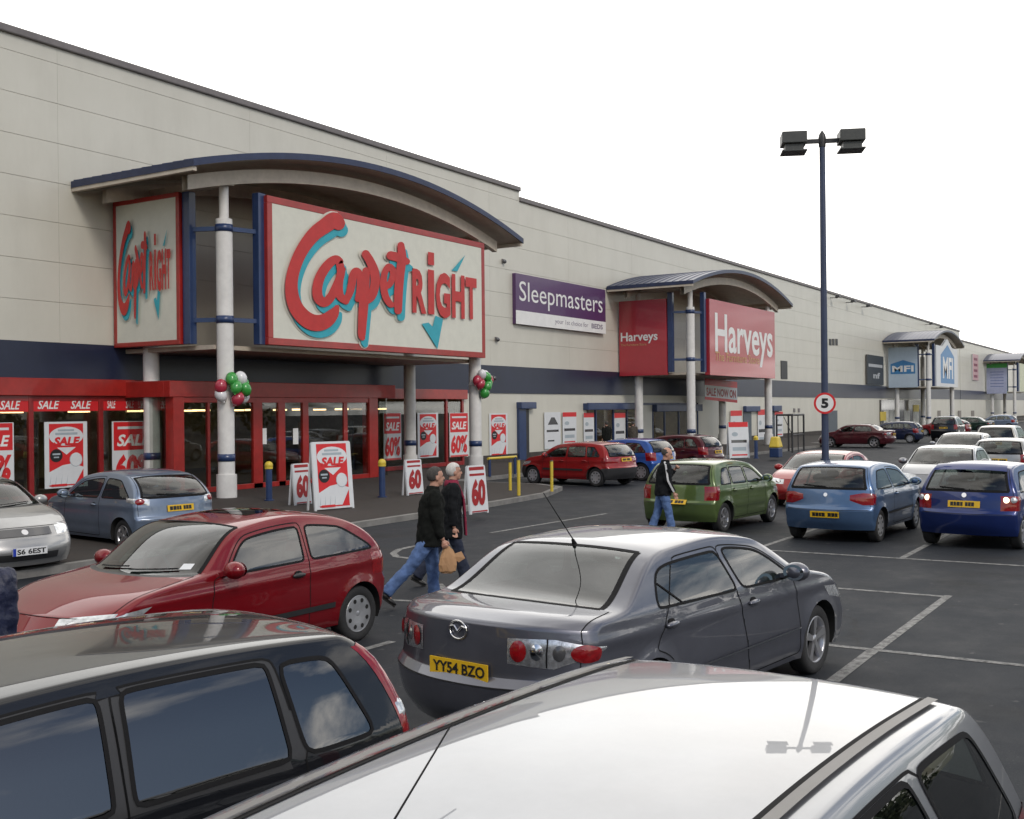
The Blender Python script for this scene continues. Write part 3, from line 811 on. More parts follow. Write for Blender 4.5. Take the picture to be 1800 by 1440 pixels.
PV = [(-40,14.9),(17,14.9),(22,15.0),(26.5,15.4),(28.8,16.2),(29.6,17.4),(29.8,20.9),(48.5,20.9),(49,19.2),(69,19.2),(69.5,20.9),(106,20.9),(107,19.4),(131,19.4),(132,20.9),(300,20.9)]
def inset(pts, d): return [(x + (d if 28 < x < 30 else (-d if 130 < x < 133 or 68.9 < x < 70 else (d if 48 < x < 49.5 or 105.5 < x < 107.5 else 0)))*-1, y+d) for x, y in pts]
mb = MB(); prism(mb, PV+[(300,26.7),(-40,26.7)], 0, .125); k = mb.build('kerb', M_KERB, bevel=.02); tag(k, kind='structure')
mb = MB(); q = inset(PV, .16)+[(300,26.7),(-40,26.7)]; mb.add([(x,y,.131) for x,y in q], [tuple(range(len(q)))]); tag(mb.build('pavement', M_PAVE), kind='structure')

def stripe(mb, a, b, w=.10):
    a, b = Vector((*a,0)), Vector((*b,0)); d = (b-a).normalized(); n = Vector((-d.y,d.x,0))*w/2
    mb.add([tuple(p+Vector((0,0,.004))) for p in (a-n,b-n,b+n,a+n)], [(0,1,2,3)])
mb = MB()
stripe(mb, (18.2,-4), (18.25,10.2)); stripe(mb, (14.85,2.78), (14.85,9.6)); stripe(mb, (11.27,-2.5), (11.27,3.8))
stripe(mb, (7.4,2.78), (11.21,2.78), .12); stripe(mb, (11.33,2.76), (14.95,2.74), .10)
for yy in (-3.2,-.9,1.5,4.05,6.5,9.1): stripe(mb, (18.26,yy), (23.0,yy))
for yy in (-1.0,1.5,4.0,6.5,9.0):
    stripe(mb, (24.6,yy+.0), (29.4,yy)); 
    if yy > 1.6 and yy != 6.5: stripe(mb, (1.0,yy-1.2), (5.6,yy-1.2))
for k in range(6): stripe(mb, (33.4+2.5*k-2.6,16.0), (33.4+2.5*k-2.6,20.8))
for k in range(24): stripe(mb, (62+2.5*k,15.6), (62+2.5*k,20.8))
stripe(mb, (9.4,5.9), (12.6,9.1))
def gpt(px,py): x, y = atz(px,py); return (x,y)
stripe(mb, gpt(862,937), gpt(1066,903)); stripe(mb, gpt(690,1055), gpt(860,1066)); stripe(mb, gpt(640,1142), gpt(690,1128))
# arrow / turning arc by the crossing
arc = [gpt(*p) for p in ((757,957),(725,961),(702,966),(691,973),(697,979),(720,982),(760,983))]
for a, b in zip(arc[:-1], arc[1:]): stripe(mb, a, b, .12)
tag(mb.build('road_marking', M_LINE), kind='structure')

# ------------------------------------------------------------------ the retail terrace
WY = 26.4
def cladding():
    m, nt, out = new_mat('cream metal cladding'); b = nt.nodes.new('ShaderNodeBsdfPrincipled')
    f = noise(nt, .5, 5, .6); g = noise(nt, 2.0, 5, .7, vec_scale=(.5, 1, .12))
    c = ramp(nt, f, [(.3, (.565,.55,.48)), (.7, (.61,.595,.525))])
    c = mixc(nt, ramp(nt, g, [(.45,(0,)*3),(.8,(.30,)*3)]), c, (.42,.40,.345))
    nt.links.new(c, b.inputs['Base Color']); b.inputs['Roughness'].default_value = .34; b.inputs['Specular IOR Level'].default_value = .8
    nt.links.new(b.outputs[0], out.inputs[0]); return m
M_CLAD = cladding()
M_BAND = pmat('navy metal band', (.014,.020,.048), .30, var=.2, nscale=.8, spec=.6)
M_CAP = pmat('grey parapet capping', (.17,.155,.155), .45, var=.15)
M_PLINTH = pmat('dark brick plinth', (.055,.048,.044), .85, var=.3, bump=.3)
M_NAVY = pmat('navy painted steel', (.022,.045,.125), .35, var=.15, coat=.3)
M_NAVYD = pmat('navy roof sheet', (.026,.036,.085), .33, var=.2, metal=.2)
M_RED = pmat('red painted metal', (.33,.018,.014), .35, var=.18, coat=.3)
M_REDD = pmat('deep red painted metal', (.26,.014,.016), .35, var=.18, coat=.3)
M_COL = pmat('white painted column', (.68,.67,.65), .45, var=.10)
M_BEAM = pmat('beige painted soffit', (.52,.46,.38), .55, var=.12)
M_CREAMP = pmat('cream sign panel', (.66,.66,.58), .4, var=.05)
M_TEAL = pmat('teal lettering', (.03,.36,.45), .45, var=.08)
M_LRED = pmat('red lettering', (.50,.030,.028), .45, var=.1)
M_SHOPG = glassmat('shop window glass', (.80,.83,.81), ior=1.6)
M_ROOMW = pmat('shop inner wall', (.24,.20,.14), .8, var=.6, nscale=.5)
M_ROOMF = pmat('shop floor', (.09,.085,.08), .7, var=.3)
M_ROOMC = pmat('shop ceiling', (.16,.17,.13), .8, var=.3)
M_TUBE = emat('lit shop lamp', (1.0,.60,.28), 5.0)
M_TUBE2 = emat('bright showroom lamp', (1.0,.78,.50), 38.0)
SEAMS = [4.42+1.087*i for i in range(1,9)]

def building(name, label, x0, x1, top, openings, door_h=2.95, yo=0.):
    Y = WY+yo
    b = thing(name, label, 'building', ((x0+x1)/2, Y, 0))
    ox = (x0+x1)/2
    def part(nm, mb, mat, par=None, **k):
        mb.v = [(v[0]-ox, v[1]-Y, v[2]) for v in mb.v]; o = mb.build(nm, mat, par or b, **k)
        return o
    mb = MB(); edges = [x for x in np.arange(math.floor(x0/7.2)*7.2+4.6, x1, 7.2) if x0+.3 < x < x1-.3]
    xs = [x0]+list(edges)+[x1]
    lv = [4.40]+[s for s in SEAMS if s < top-.35]+[top-.02]
    for a, c in zip(xs[:-1], xs[1:]):
        for z0, z1 in zip(lv[:-1], lv[1:]): mb.box(a+.0025, c-.0025, Y, Y+.05, z0+.006, z1-.006)
    mb.box(x0, x1, Y+.03, Y+.30, 4.40, top-.03)
    segs = [x0]+sum(([a, c] for a, c in openings), [])+[x1]
    for a, c in zip(segs[0::2], segs[1::2]):
        if c-a > .02: mb.box(a, c, Y+.012, Y+.30, .45, 3.2)
    for a, c in openings: mb.box(a, c, Y+.014, Y+.30, door_h, 3.2)
    mb.box(x0, x1, Y+.30, Y+24, top-.9, top-.5)
    part('wall', mb, M_CLAD)
    mb = MB(); mb.box(x0, x1, Y-.03, Y+.25, 3.18, 4.40); part('cladding_band', mb, M_BAND)
    mb = MB(); mb.box(x0-.02, x1+.02, Y-.10, Y+.45, top-.16, top+.05); part('parapet_capping', mb, M_CAP, bevel=.03)
    mb = MB()
    for a, c in zip(segs[0::2], segs[1::2]):
        if c-a > .02: mb.box(a, c, Y-.03, Y+.30, .1, .45)
    if mb.f: part('plinth', mb, M_PLINTH)
    mb = MB(); mb.box(x0, x0+.25, Y+.5, Y+24, 0, top-.6); mb.box(x1-.25, x1, Y+.5, Y+24, 0, top-.6); mb.box(x0, x1, Y+23.7, Y+24, 0, top-.6)
    part('rear_wall', mb, M_CLAD)
    return b, part

XA1 = 43.15
bA, pA = building('retail_building', 'tall cream clad shop building with navy band and red shopfront at left', -40, XA1, 12.62, [(3.0, 38.4)])
XB1 = at(1687, 590, WY)[0]
bB, pB = building('retail_building', 'long cream clad middle shop building with purple sign and navy band', XA1+.02, XB1, 12.18, [(49.6,63.2)], yo=.03, door_h=2.75)
bC, pC = building('retail_building', 'farthest cream shop building with lower roofline at right', XB1+.02, 330, 11.0, [], yo=.0)
# rooms behind the glass
def room(part, x0, x1, Y, ch, warm):
    mb = MB(); mb.box(x0, x1, Y+9, Y+9.2, 0, ch); mb.box(x0-.2, x0, Y+.3, Y+9, 0, ch); mb.box(x1, x1+.2, Y+.3, Y+9, 0, ch); part('shop_interior', mb, M_ROOMW)
    mb = MB(); mb.box(x0, x1, Y+.3, Y+9, .135, .145); part('shop_floor', mb, M_ROOMF)
    mb = MB(); mb.box(x0, x1, Y+.3, Y+9, ch, ch+.05); part('shop_ceiling', mb, M_ROOMC)
    mb = MB(); n = int((x1-x0)/2.4)
    for i in range(n):
        for yy in (2.2, 5.5): mb.box(x0+1+2.4*i, x0+1.7+2.4*i, Y+yy, Y+yy+.10, 2.50, 2.56)
    part('ceiling_lamp', mb, warm, split=True)
room(pA, 3.1, 38.3, WY, 3.1, M_TUBE)
room(pB, 49.7, 63.1, WY+.03, 2.95, M_TUBE2)
def carpet_roll(x, y, mat, h):
    mb = MB(); mb.cyl((0,0,0), (0,0,h), .17, n=14); mb.lathe([(h,.165),(h+.006,.11),(h,.06),(h-.1,.05)], (0,0,0), (0,0,1), 14)
    o = mb.build('carpet_roll', mat); o.location = (x, y, .145); return o
rollm = [pmat('carpet %d' % i, c, .95, var=.25, nscale=20) for i, c in enumerate([(.30,.20,.12),(.10,.12,.16),(.28,.25,.20),(.20,.06,.05)])]
rl = ['brown','slate blue','beige','dark red']
protos = [None]*4
for i in range(22):
    x = 6+1.35*i + random.uniform(-.3,.3); k = i % 4
    if 21 < x < 32: continue
    y = WY+2.4+random.uniform(0,3)
    if protos[k] is None: o = protos[k] = carpet_roll(x, y, rollm[k], 1.9)
    else: o = protos[k].copy(); COL.objects.link(o); o.location = (x, y, .145)
    tag(o, '%s carpet roll stood on end behind the shop window' % rl[k], 'carpet roll', 'carpet rolls on display')

# red shopfront left of the porch and right of it
def px_x(px, py, Y): return at(px, py, Y)[0]
mb = MB(); mb.box(3.0, 21.9, WY-.16, WY+.05, 2.95, 3.42); mb.box(32.2, 38.55, WY-.16, WY+.05, 2.90, 3.30); pA('fascia', mb, M_RED, bevel=.015, split=True)
fr = MB(); gl = MB()
mull = [3.06, 6.4, 9.8, 13.2, px_x(-60,760,WY), px_x(53,760,WY), px_x(176,760,WY), px_x(290,760,WY)]
for x in mull: fr.box(x-.07, x+.07, WY-.06, WY+.06, .14, 2.95)
fr.box(3.0, 22.2, WY-.05, WY+.05, .14, .30); fr.box(3.0, 22.2, WY-.05, WY+.05, 2.80, 2.95)
pA('window_frame', fr, M_REDD, bevel=.008); fr = MB()
mull2 = [32.4, px_x(717,760,WY), px_x(784,760,WY), 38.33]
for x in mull2: fr.box(x-.07, x+.07, WY-.06, WY+.06, .14, 2.92)
fr.box(32.3, 38.4, WY-.05, WY+.05, .14, .30)
pA('window_frame', fr, M_REDD, bevel=.008)
for a, c in list(zip(mull[:-1], mull[1:]))+list(zip(mull2[:-1], mull2[1:])):
    if c-a < .3: continue
    g_ = MB(); g_.box(a+.06, c-.06, WY-.012, WY+.0, .30, 2.80); pA('shop_window', g_, M_SHOPG)
# porch (lobby) of the carpet shop
PY_ = 24.5
xl, xr_ = px_x(300, 780, PY_), px_x(692, 760, PY_)
mb = MB(); mb.box(xl-.1, xr_, PY_-.10, PY_+.15, 2.90, 3.36); mb.box(xl-.1, xl+.05, PY_+.15, WY, 2.90, 3.36); mb.box(xr_-.15, xr_, PY_+.15, WY, 2.90, 3.36)
pA('porch_fascia', mb, M_RED, bevel=.015)
mb = MB(); mb.box(xl, xr_-.05, PY_, WY+.05, 3.30, 3.345); pA('porch_roof', mb, M_TRIM)
mb = MB()
for a, c in ((302,321),(647,662)): mb.box(px_x(a,780,PY_), px_x(c,780,PY_), PY_-.08, PY_+.25, .13, 2.92)
pA('porch_pillar', mb, M_RED, bevel=.01, split=True)
xs = [px_x(p,780,PY_) for p in (321,366,444,460,488,500,531,541,604,610,636,647)]
mb = MB()
for a, c in ((xs[2],xs[3]),(xs[4],xs[5]),(xs[6],xs[7])): mb.box(a, c, PY_-.05, PY_+.08, .13, 2.75)
mb.box(xs[1]-.05, xs[1]+.05, PY_-.04, PY_+.06, .13, 2.75); mb.box(xs[8]-.01, xs[9]+.01, PY_-.03, PY_+.05, .13, 2.75)
mb.box(xs[0], xs[-1], PY_-.05, PY_+.08, 2.74, 2.92); mb.box(xs[0], xs[-1], PY_-.05, PY_+.08, .13, .28)
pA('door_frame', mb, M_RED, bevel=.008)
for a, c in ((xs[0],xs[1]),(xs[1],xs[2]),(xs[3],xs[4]),(xs[5],xs[6]),(xs[7],xs[8]),(xs[9],xs[-1])):
    g_ = MB(); g_.box(a+.01, c-.01, PY_, PY_+.012, .28, 2.74); do = pA('door' if c-a > .5 else 'side_light', g_, M_SHOPG)
mb = MB()
for px in (463, 519): 
    x = px_x(px, 765, PY_); z1, z0 = at(px, 753, PY_)[1], at(px, 781, PY_)[1]; mb.box(x-.12, x+.12, PY_-.02, PY_-.015, z0, z1)
pA('notice', mb, M_WHITE, split=True)
mb = MB(); mb.box(xl, xl+.06, PY_+.25, WY, .13, 2.9); mb.box(xr_-.12, xr_-.06, PY_+.25, WY, .13, 2.9); pA('porch_side_window', mb, M_SHOPG, split=True)
# middle building openings, doors, vents
Y2 = WY+.03
def rect(mb, x0p, y0p, x1p, y1p, Y, d0, d1, mi=0):
    x0, z1 = at(x0p, y0p, Y); x1, _ = at(x1p, y0p, Y); _, z0 = at(x0p, y1p, Y); mb.box(x0, x1, Y-d0, Y-d1, max(z0,.14), z1, mi)
mb = MB(); rect(mb, 1025,709,1118,721, Y2, .32, -.02); rect(mb, 1146,711,1227,724, Y2, .32, -.02); rect(mb, 907,707,934,719, Y2, .30, -.0); rect(mb, 1306,714,1331,724, Y2, .25, -.0); rect(mb, 1355,713,1369,723, Y2, .25, -.0)
pB('shutter_box', mb, M_NAVY, bevel=.03, split=True)
fr = MB(); 
for px in (1047,1078,1102,1119,1147,1168,1193,1214,1226): x = px_x(px,750,Y2); fr.box(x-.05, x+.05, Y2-.05, Y2+.06, .13, 2.75)
fr.box(49.7, 63.1, Y2-.04, Y2+.05, .13, .25); fr.box(49.7, 63.1, Y2-.04, Y2+.05, 2.62, 2.75); pB('window_frame', fr, M_NAVY, bevel=.008)
mb = MB(); xm0, xm1 = px_x(1125,750,Y2), px_x(1146,750,Y2); mb.box(xm0, xm1, Y2-.02, Y2+.2, .13, 2.75); pB('pier', mb, M_CLAD)
g_ = MB(); g_.box(49.7, xm0, Y2, Y2+.012, .25, 2.62); pB('shop_window', g_, M_SHOPG); g_ = MB(); g_.box(xm1, 63.1, Y2, Y2+.012, .25, 2.62); pB('shop_window', g_, M_SHOPG)
mb = MB(); x0, x1 = px_x(908,760,Y2), px_x(920,760,Y2); mb.box(x0, x1, Y2-.16, Y2, .13, 2.55); pB('door', mb, M_NAVY, bevel=.01)
mb = MB(); mb.box(x1, px_x(927,760,Y2), Y2-.10, Y2-.02, .13, 2.55); pB('door_reveal', mb, M_TRIM)
mb = MB()
for px in (1459,1464.5,1470): x = px_x(px,601,Y2); mb.box(x-.28, x+.28, Y2-.06, Y2+.01, at(px,607,Y2)[1], at(px,596,Y2)[1])
rect(mb, 1372,634,1383,666, Y2, .05, 0); pB('louvre', mb, M_TRIM, split=True)
mb = MB()
for px in (1355,1368,1480): pass
rect(mb, 1356,723,1368,795, Y2, .04, 0); rect(mb, 1456,722,1471,790, Y2, .05, 0); rect(mb, 1306,724,1320,790, Y2, .04, 0); pB('door', mb, pmat('grey blue steel door', (.09,.11,.13), .5), split=True)
mb = MB(); rect(mb, 1546,703,1626,768, Y2, .05, 0); pB('dark_glazing', mb, pmat('dark lobby glass', (.05,.05,.052), .12, coat=1.0, var=.4))
mb = MB()
for a, c in ((1552,1572),(1588,1598),(1604,1614)): rect(mb, a,722,c,768, Y2, .08, .055)
pB('lobby_poster', mb, pmat('lobby poster', (.50,.50,.46), .6, var=.3), split=True)
mb = MB(); rect(mb, 1546,724,1556,740, Y2, .09, .055); rect(mb, 1604,712,1614,724, Y2, .09, .082); pB('lobby_notice', mb, pmat('yellow notice', (.55,.42,.06), .6), split=True)
mb = MB()
for px in (1396,1404): rect(mb, px-1.5,718,px+1.5,725, Y2, .03, 0)
pB('wall_vent', mb, M_CAP, split=True)
mb = MB()
for px in (1652, 1688,1711): rect(mb, px-4,722,px+1,768, WY+.03 if px < 1687 else WY, .04, 0)
pB('door', mb, pmat('weathered grey door', (.22,.20,.18), .6), split=True)
# flood lights leaning out from the parapet, small wall lamps
def flood(px, py, Y, label, grp, k=1.):
    x, z = at(px, py, Y-.5*k); t = thing('floodlight', label, 'light', (x, Y-.5*k, z), 0, grp)
    mb = MB(); mb.beam((0,.52*k,.05), (0,.02,.02), .06, .06); mb.build('bracket', M_TRIM, t)
    mb = MB(); mb.add([(-.22*k,-.18*k,.0),(.22*k,-.18*k,.0),(.22*k,.16*k,.05*k),(-.22*k,.16*k,.05*k),(-.18*k,-.12*k,.2*k),(.18*k,-.12*k,.2*k),(.18*k,.1*k,.2*k),(-.18*k,.1*k,.2*k)],
        [(0,3,2,1),(4,5,6,7),(0,1,5,4),(1,2,6,5),(2,3,7,6),(3,0,4,7)]); mb.build('housing', M_TRIM, t, bevel=.01)
    mb = MB(); mb.add([(-.19*k,-.15*k,-.006),(.19*k,-.15*k,-.006),(.19*k,.13*k,.036*k),(-.19*k,.13*k,.036*k)], [(0,3,2,1)]); mb.build('lens', M_HEADL, t)
    return t
for (px, py), s in zip(((1473,524),(1500,532),(1527,540),(1637,571),(1655,577)), ('first floodlight along the roof edge right of the lamp post','middle one of three floodlights beside the lamp post top','third floodlight right of the lamp post under the parapet','floodlight over the blue sign canopy, nearer one','floodlight at the far end of the middle parapet')):
    flood(px, py, WY, s, 'floodlights under the parapet', 1.25)
def walllamp(px, py, Y, label):
    x, z = at(px, py, Y); t = thing('security_light', label, 'light', (x, Y, z), 0)
    mb = MB(); mb.box(-.07,.07,-.06,0,-.09,.09); mb.build('base', M_CAP, t, bevel=.01)
    mb = MB(); mb.ball((0,-.11,-.03), .11,.10,.10); mb.build('globe', M_LAMPDARK, t)
walllamp(883,459,WY,'small dark security light high on cream wall right of large sign'); walllamp(871,596,WY,'small pale camera light on cream wall above navy band'); walllamp(865,664,WY-.03,'little dark fitting on the navy band above balloons')

# ------------------------------------------------------------------ entrance canopies
def canopy(x0, label):
    t = thing('entrance_canopy', label, 'canopy', (x0, 22.5, 0), 0, 'arched entrance canopies')
    xe0, xe1 = -1.95, 14.1; xc = (xe0+xe1)/2; hw = (xe1-xe0)/2
    za = lambda x: 8.72+1.20*(1-((x-xc)/hw)**2)
    yf, yb = -1.0, 3.88; N = 40
    xs = [xe0+(xe1-xe0)*i/N for i in range(N+1)]
    mb = MB(); top = [(x, za(x)+.16) for x in xs]; bot = [(x, za(x)-.02) for x in xs]
    vs = [(x,yf,z) for x,z in top]+[(x,yb,z) for x,z in top]; n = N+1
    mb.add(vs, [(i,i+1,n+i+1,n+i) for i in range(N)], 0, True)
    for yy in (yf,yb): mb.add([(x,yy,z) for x,z in top]+[(x,yy,z) for x,z in bot], [(i,n+i,n+i+1,i+1) if yy == yf else (i,i+1,n+i+1,n+i) for i in range(N)], 0)
    for (x, z), (x2, z2) in ((top[0],bot[0]),(top[-1],bot[-1])): mb.add([(x,yf,z),(x,yb,z),(x,yb,z2),(x,yf,z2)], [(0,1,2,3)], 0)
    # standing seams
    k = 0
    for yy in np.arange(yf+.35, yb, .40):
        for i in range(N): mb.beam((xs[i],yy,za(xs[i])+.17), (xs[i+1],yy,za(xs[i+1])+.17), .03, .03)
    mb.build('roof', M_NAVYD, t)
    mb = MB(); mb.add([(x,yf+.03,z-.002) for x,z in bot]+[(x,yb,z-.002) for x,z in bot], [(i,n+i,n+i+1,i+1) for i in range(N)], 0, True)
    for (x, s) in ((xe0,1),(xe1,-1)): mb.box(min(x+.02*s,x+.14*s), max(x+.02*s,x+.14*s), yf+.05, yb, za(x)-.12, za(x)-.01)
    mb.build('soffit', M_BEAM, t)
    mb = MB(); 
    for yy, dpt in ((-.32,.20),(2.9,.16)):
        zt = lambda x: za(x)-.22; zb = lambda x: za(x)-.60
        P = [x for x in xs if -1.7 < x < 13.5]
        for a, c in zip(P[:-1], P[1:]):
            mb.add([(a,yy,zb(a)),(c,yy,zb(c)),(c,yy,zt(c)),(a,yy,zt(a)),(a,yy+dpt,zb(a)),(c,yy+dpt,zb(c)),(c,yy+dpt,zt(c)),(a,yy+dpt,zt(a))], [(0,1,2,3),(5,4,7,6),(4,5,1,0),(3,2,6,7)], 0)
    for x in (-.0, 12.2): mb.box(x-.09, x+.09, -.30, 3.85, za(x)-.62, za(x)-.40)
    mb.build('arch_beam', M_BEAM, t)
    for (x, y, ft) in ((0,0,1),(12.2,0,1),(0,3.0,0),(12.2,3.0,0)):
        mb = MB(); zt = za(x)-.58
        mb.cyl((x,y,.75), (x,y,7.72), .225, n=24); mb.cyl((x,y,7.72), (x,y,zt), .13, n=16); mb.cyl((x,y,.0), (x,y,.76), .275, n=24)
        c = mb.build('column', M_COL, t)
        mb = MB()
        for z in ((1.22, 4.98, 8.02-.55) if ft else (1.22,)): mb.lathe([(z-.10,.225),(z-.10,.24),(z+.10,.24),(z+.10,.225)], (x,y,0), (0,0,1), 24)
        mb.build('collar', M_NAVY, c, split=True)
    # sign carriers: posts and brackets at the two open corners
    mb = MB()
    for (x, y) in ((1.02,-.30),): mb.box(x-.14, x+.14, y-.12, y+.12, 4.33, 8.55)
    for (x, y) in ((-.40,.93),): mb.box(x-.12, x+.12, y-.14, y+.14, 4.33, 8.50)
    mb.build('sign_post', M_NAVY, t, bevel=.012, split=True)
    mb = MB()
    for z in (4.98, 7.47): mb.beam((0,0,z), (1.02,-.30,z), .10, .12); mb.beam((0,0,z), (-.40,.93,z), .10, .12)
    mb.build('bracket', M_NAVY, t, split=True)
    mb = MB(); mb.box(-.2, 12.4, .2, 3.85, 4.18, 4.30); mb.build('ceiling_panel', M_BEAM, t)
    return t
CX = [21.33, 53.8, 113.6, 173.6]
for x, l in zip(CX, ('large arched canopy over the red carpet shop entrance','arched canopy carrying the red furniture shop signs','small distant arched canopy over the pale blue signs','most distant arched canopy at right edge')): canopy(x, l)

# ------------------------------------------------------------------ signs
Q = lambda zx, zy: at(440+zx/3.891, 320+zy/3.891, 21.95)
SX0, SX1 = 22.42, 33.42; SZ0, SZ1 = 4.33, 8.50
def nrm(zx, zy): x, z = Q(zx, zy); return ((x-SX0)/(SX1-SX0), (z-SZ0)/(SZ1-SZ0))
NRM0 = nrm
STROKES = [
 [(590,285,46),(560,262,55),(500,300,52),(430,352,48),(365,430,44),(312,525,42),(275,640,42),(268,745,44),(290,840,48),(335,910,52),(395,955,55),(455,965,55),(510,945,50),(555,900,38),(578,860,18)],
 [(600,545,24),(570,530,28),(520,565,32),(468,640,34),(445,720,34),(450,790,34),(490,825,32),(535,790,30),(575,710,28),(605,630,28),(598,560,26)],
 [(612,600,26),(592,700,28),(600,780,28),(640,815,24)],
 [(640,815,22),(672,740,26),(690,640,28),(712,610,24),(735,640,22),(735,740,24),(722,800,22)],
 [(778,610,26),(768,720,32),(760,840,33),(752,960,30),(748,1045,26),(752,1065,20)],
 [(775,495,28),(805,545,30),(835,620,32),(838,700,32),(815,780,30),(775,815,26)],
 [(905,720,22),(945,690,22),(962,620,22),(935,580,22),(905,620,22),(895,700,24),(908,780,24),(940,835,22),(965,840,16)],
 [(1015,435,24),(1022,520,30),(1008,640,30),(998,760,30),(996,880,26)],
 [(945,505,30),(1000,520,30),(1055,545,22)]]
BLOCK = [('R',1097,1192,590,893),('I',1205,1247,598,903),('G',1258,1357,612,925),('H',1368,1455,628,928),('T',1462,1538,650,935)]
TICK = [[(1372,606),(1412,612),(1466,500)],[(1168,970),(1215,962),(1242,990),(1262,914),(1314,938),(1276,1142)]]
def stroke_mesh(mb, st, grow=0., off=(0,0), y=0., f=None, mi=0):
    # smooth ribbon with round ends in (zoom px) space
    P = np.array(st, float); n = len(P); T = np.linspace(0, n-1, (n-1)*5+1); out = []
    for t in T:
        i = min(int(t), n-2); a = t-i; p0, p1, p2, p3 = P[max(i-1,0)], P[i], P[i+1], P[min(i+2,n-1)]
        out.append(.5*((2*p1)+(-p0+p2)*a+(2*p0-5*p1+4*p2-p3)*a*a+(-p0+3*p1-3*p2+p3)*a**3))
    C = np.array(out); d = np.gradient(C[:,:2], axis=0); d /= np.maximum(np.hypot(*d.T), 1e-6)[:,None]
    nr = np.stack([-d[:,1], d[:,0]], 1); r = C[:,2:3]+grow; L_ = C[:,:2]+nr*r; R_ = C[:,:2]-nr*r
    def cap(c, dv, rr, s):
        a0 = math.atan2(dv[1], dv[0]); return [(c[0]+rr*math.cos(a0+s*u), c[1]+rr*math.sin(a0+s*u)) for u in np.linspace(-math.pi/2, math.pi/2, 9)]
    pts = [f(x+off[0], z+off[1], y) for x, z in np.concatenate([L_, R_])]
    pts = [(q_[0], q_[1]-.00012*(i_ % len(C)), q_[2]) for i_, q_ in enumerate(pts)]; m = len(C); mb.add(pts, [(i,i+1,m+i+1,m+i) for i in range(m-1)], mi)
    for c, dv, rr in ((C[0,:2], -d[0], r[0,0]), (C[-1,:2], d[-1], r[-1,0])):
        q = cap(c, dv, rr, 1); mb.add([f(x+off[0], z+off[1], y) for x, z in q], [tuple(range(len(q)))], mi)
def fix_front(mb, ny=-1):
    for i, f in enumerate(mb.f):
        a, b, c = (Vector(mb.v[k]) for k in f[:3])
        if (b-a).cross(c-a).y*ny < 0: mb.f[i] = f[::-1]
def carpet_logo(parent, w, h, ku=1., kv=1.):
    def nrm(zx, zy): u, v = NRM0(zx, zy); return (.5+(u-.5)*ku, .5+(v-.5)*kv)
    def f(zx, zy, y): u, v = nrm(zx, zy); return (u*w, y, v*h)
    layers = []
    o_ = MB()
    for k, s in enumerate(STROKES): stroke_mesh(o_, s, 9, (0,0), -.004-.0025*k, f); stroke_mesh(o_, s, 9, (26,46), -.002-.0025*k, f)
    fix_front(o_); o_.build('lettering_outline', M_CREAMP, parent)
    o_ = MB()
    for k, s in enumerate(STROKES): stroke_mesh(o_, s, 0, (26,46), -.040-.0025*k, f)
    fix_front(o_); o_.build('lettering_shadow', M_TEAL, parent)
    for k, p in enumerate(TICK): o_ = MB(); o_.add([f(x,z,-.03) for x,z in p], [tuple(range(len(p)))]); fix_front(o_); o_.build('tick_mark', M_TEAL, parent)
    o_ = MB()
    for k, s in enumerate(STROKES): stroke_mesh(o_, s, 0, (0,0), -.075-.0025*k, f)
    fix_front(o_)
    for ch, x0, x1, y0, y1 in BLOCK:
        (u0, v1), (u1, _), (_, v0) = nrm(x0,y0), nrm(x1,y0), nrm(x0,y1)
        text_into(o_, ch, u0*w, v0*h, (u1-u0)*w, (v1-v0)*h, -.06, bold=.045 if ch != 'I' else .0)
    (u0, v1), (u1, _), (_, v0) = nrm(1205,478), nrm(1247,478), nrm(1205,565); o_.add([(u0*w,-.06,v0*h),(u1*w,-.06,v0*h),(u1*w,-.06,v1*h),(u0*w,-.06,v1*h)], [(0,1,2,3)])
    o_.build('lettering', M_LRED, parent)
def sign(name, label, loc, rz, w, h, d, frame, panel, bw=.2, grp=None):
    t = thing(name, label, 'sign', loc, rz, grp)
    mb = MB(); mb.box(0,w,0,d,0,h) if bw == 0 else None
    if bw:
        mb.box(0,w,0,d,0,bw); mb.box(0,w,0,d,h-bw,h); mb.box(0,bw,0,d,bw,h-bw); mb.box(w-bw,w,0,d,bw,h-bw); mb.box(bw,w-bw,d*.5,d*.9,bw,h-bw)
    mb.build('frame', frame, t, bevel=.012)
    mb = MB(); mb.add([(bw+.001,-.004 if not bw else .012,bw),(w-bw,-.004 if not bw else .012,bw),(w-bw,-.004 if not bw else .012,h-bw),(bw+.001,-.004 if not bw else .012,h-bw)], [(0,1,2,3)])
    p = mb.build('panel', panel, t)
    return t, p
t, p = sign('shop_sign', 'wide cream sign with red border facing the car park, red brush lettering', (SX0,21.95,SZ0), 0, SX1-SX0, SZ1-SZ0, .28, M_RED, M_CREAMP, .20)
carpet_logo(p, SX1-SX0, SZ1-SZ0)
SYD0, SYD1 = 23.60, 26.34
t, p = sign('shop_sign', 'narrow cream sign with red border on the side of the carpet canopy', (20.72,SYD1,SZ0), R(-90), SYD1-SYD0, SZ1-SZ0, .28, M_RED, M_CREAMP, .13)
carpet_logo(p, SYD1-SYD0, SZ1-SZ0, .90, .74)
M_HRED = pmat('bright furniture red', (.42,.030,.045), .28, var=.05, coat=.6); M_GOLD = pmat('gold lettering', (.55,.36,.16), .5)
dx = CX[1]-CX[0]
hw_ = SX1-SX0-.4
t, p = sign('shop_sign', 'big red sign with tall white lettering facing the car park', (SX0+dx+.2,21.95,SZ0-.15), 0, hw_, 4.05, .28, M_HRED, M_HRED, 0)
mb = MB(); text_into(mb, 'Harveys', .75, .62, hw_-1.2, 2.75, -.012, bold=.018); mb.build('lettering', M_WHITE, p)
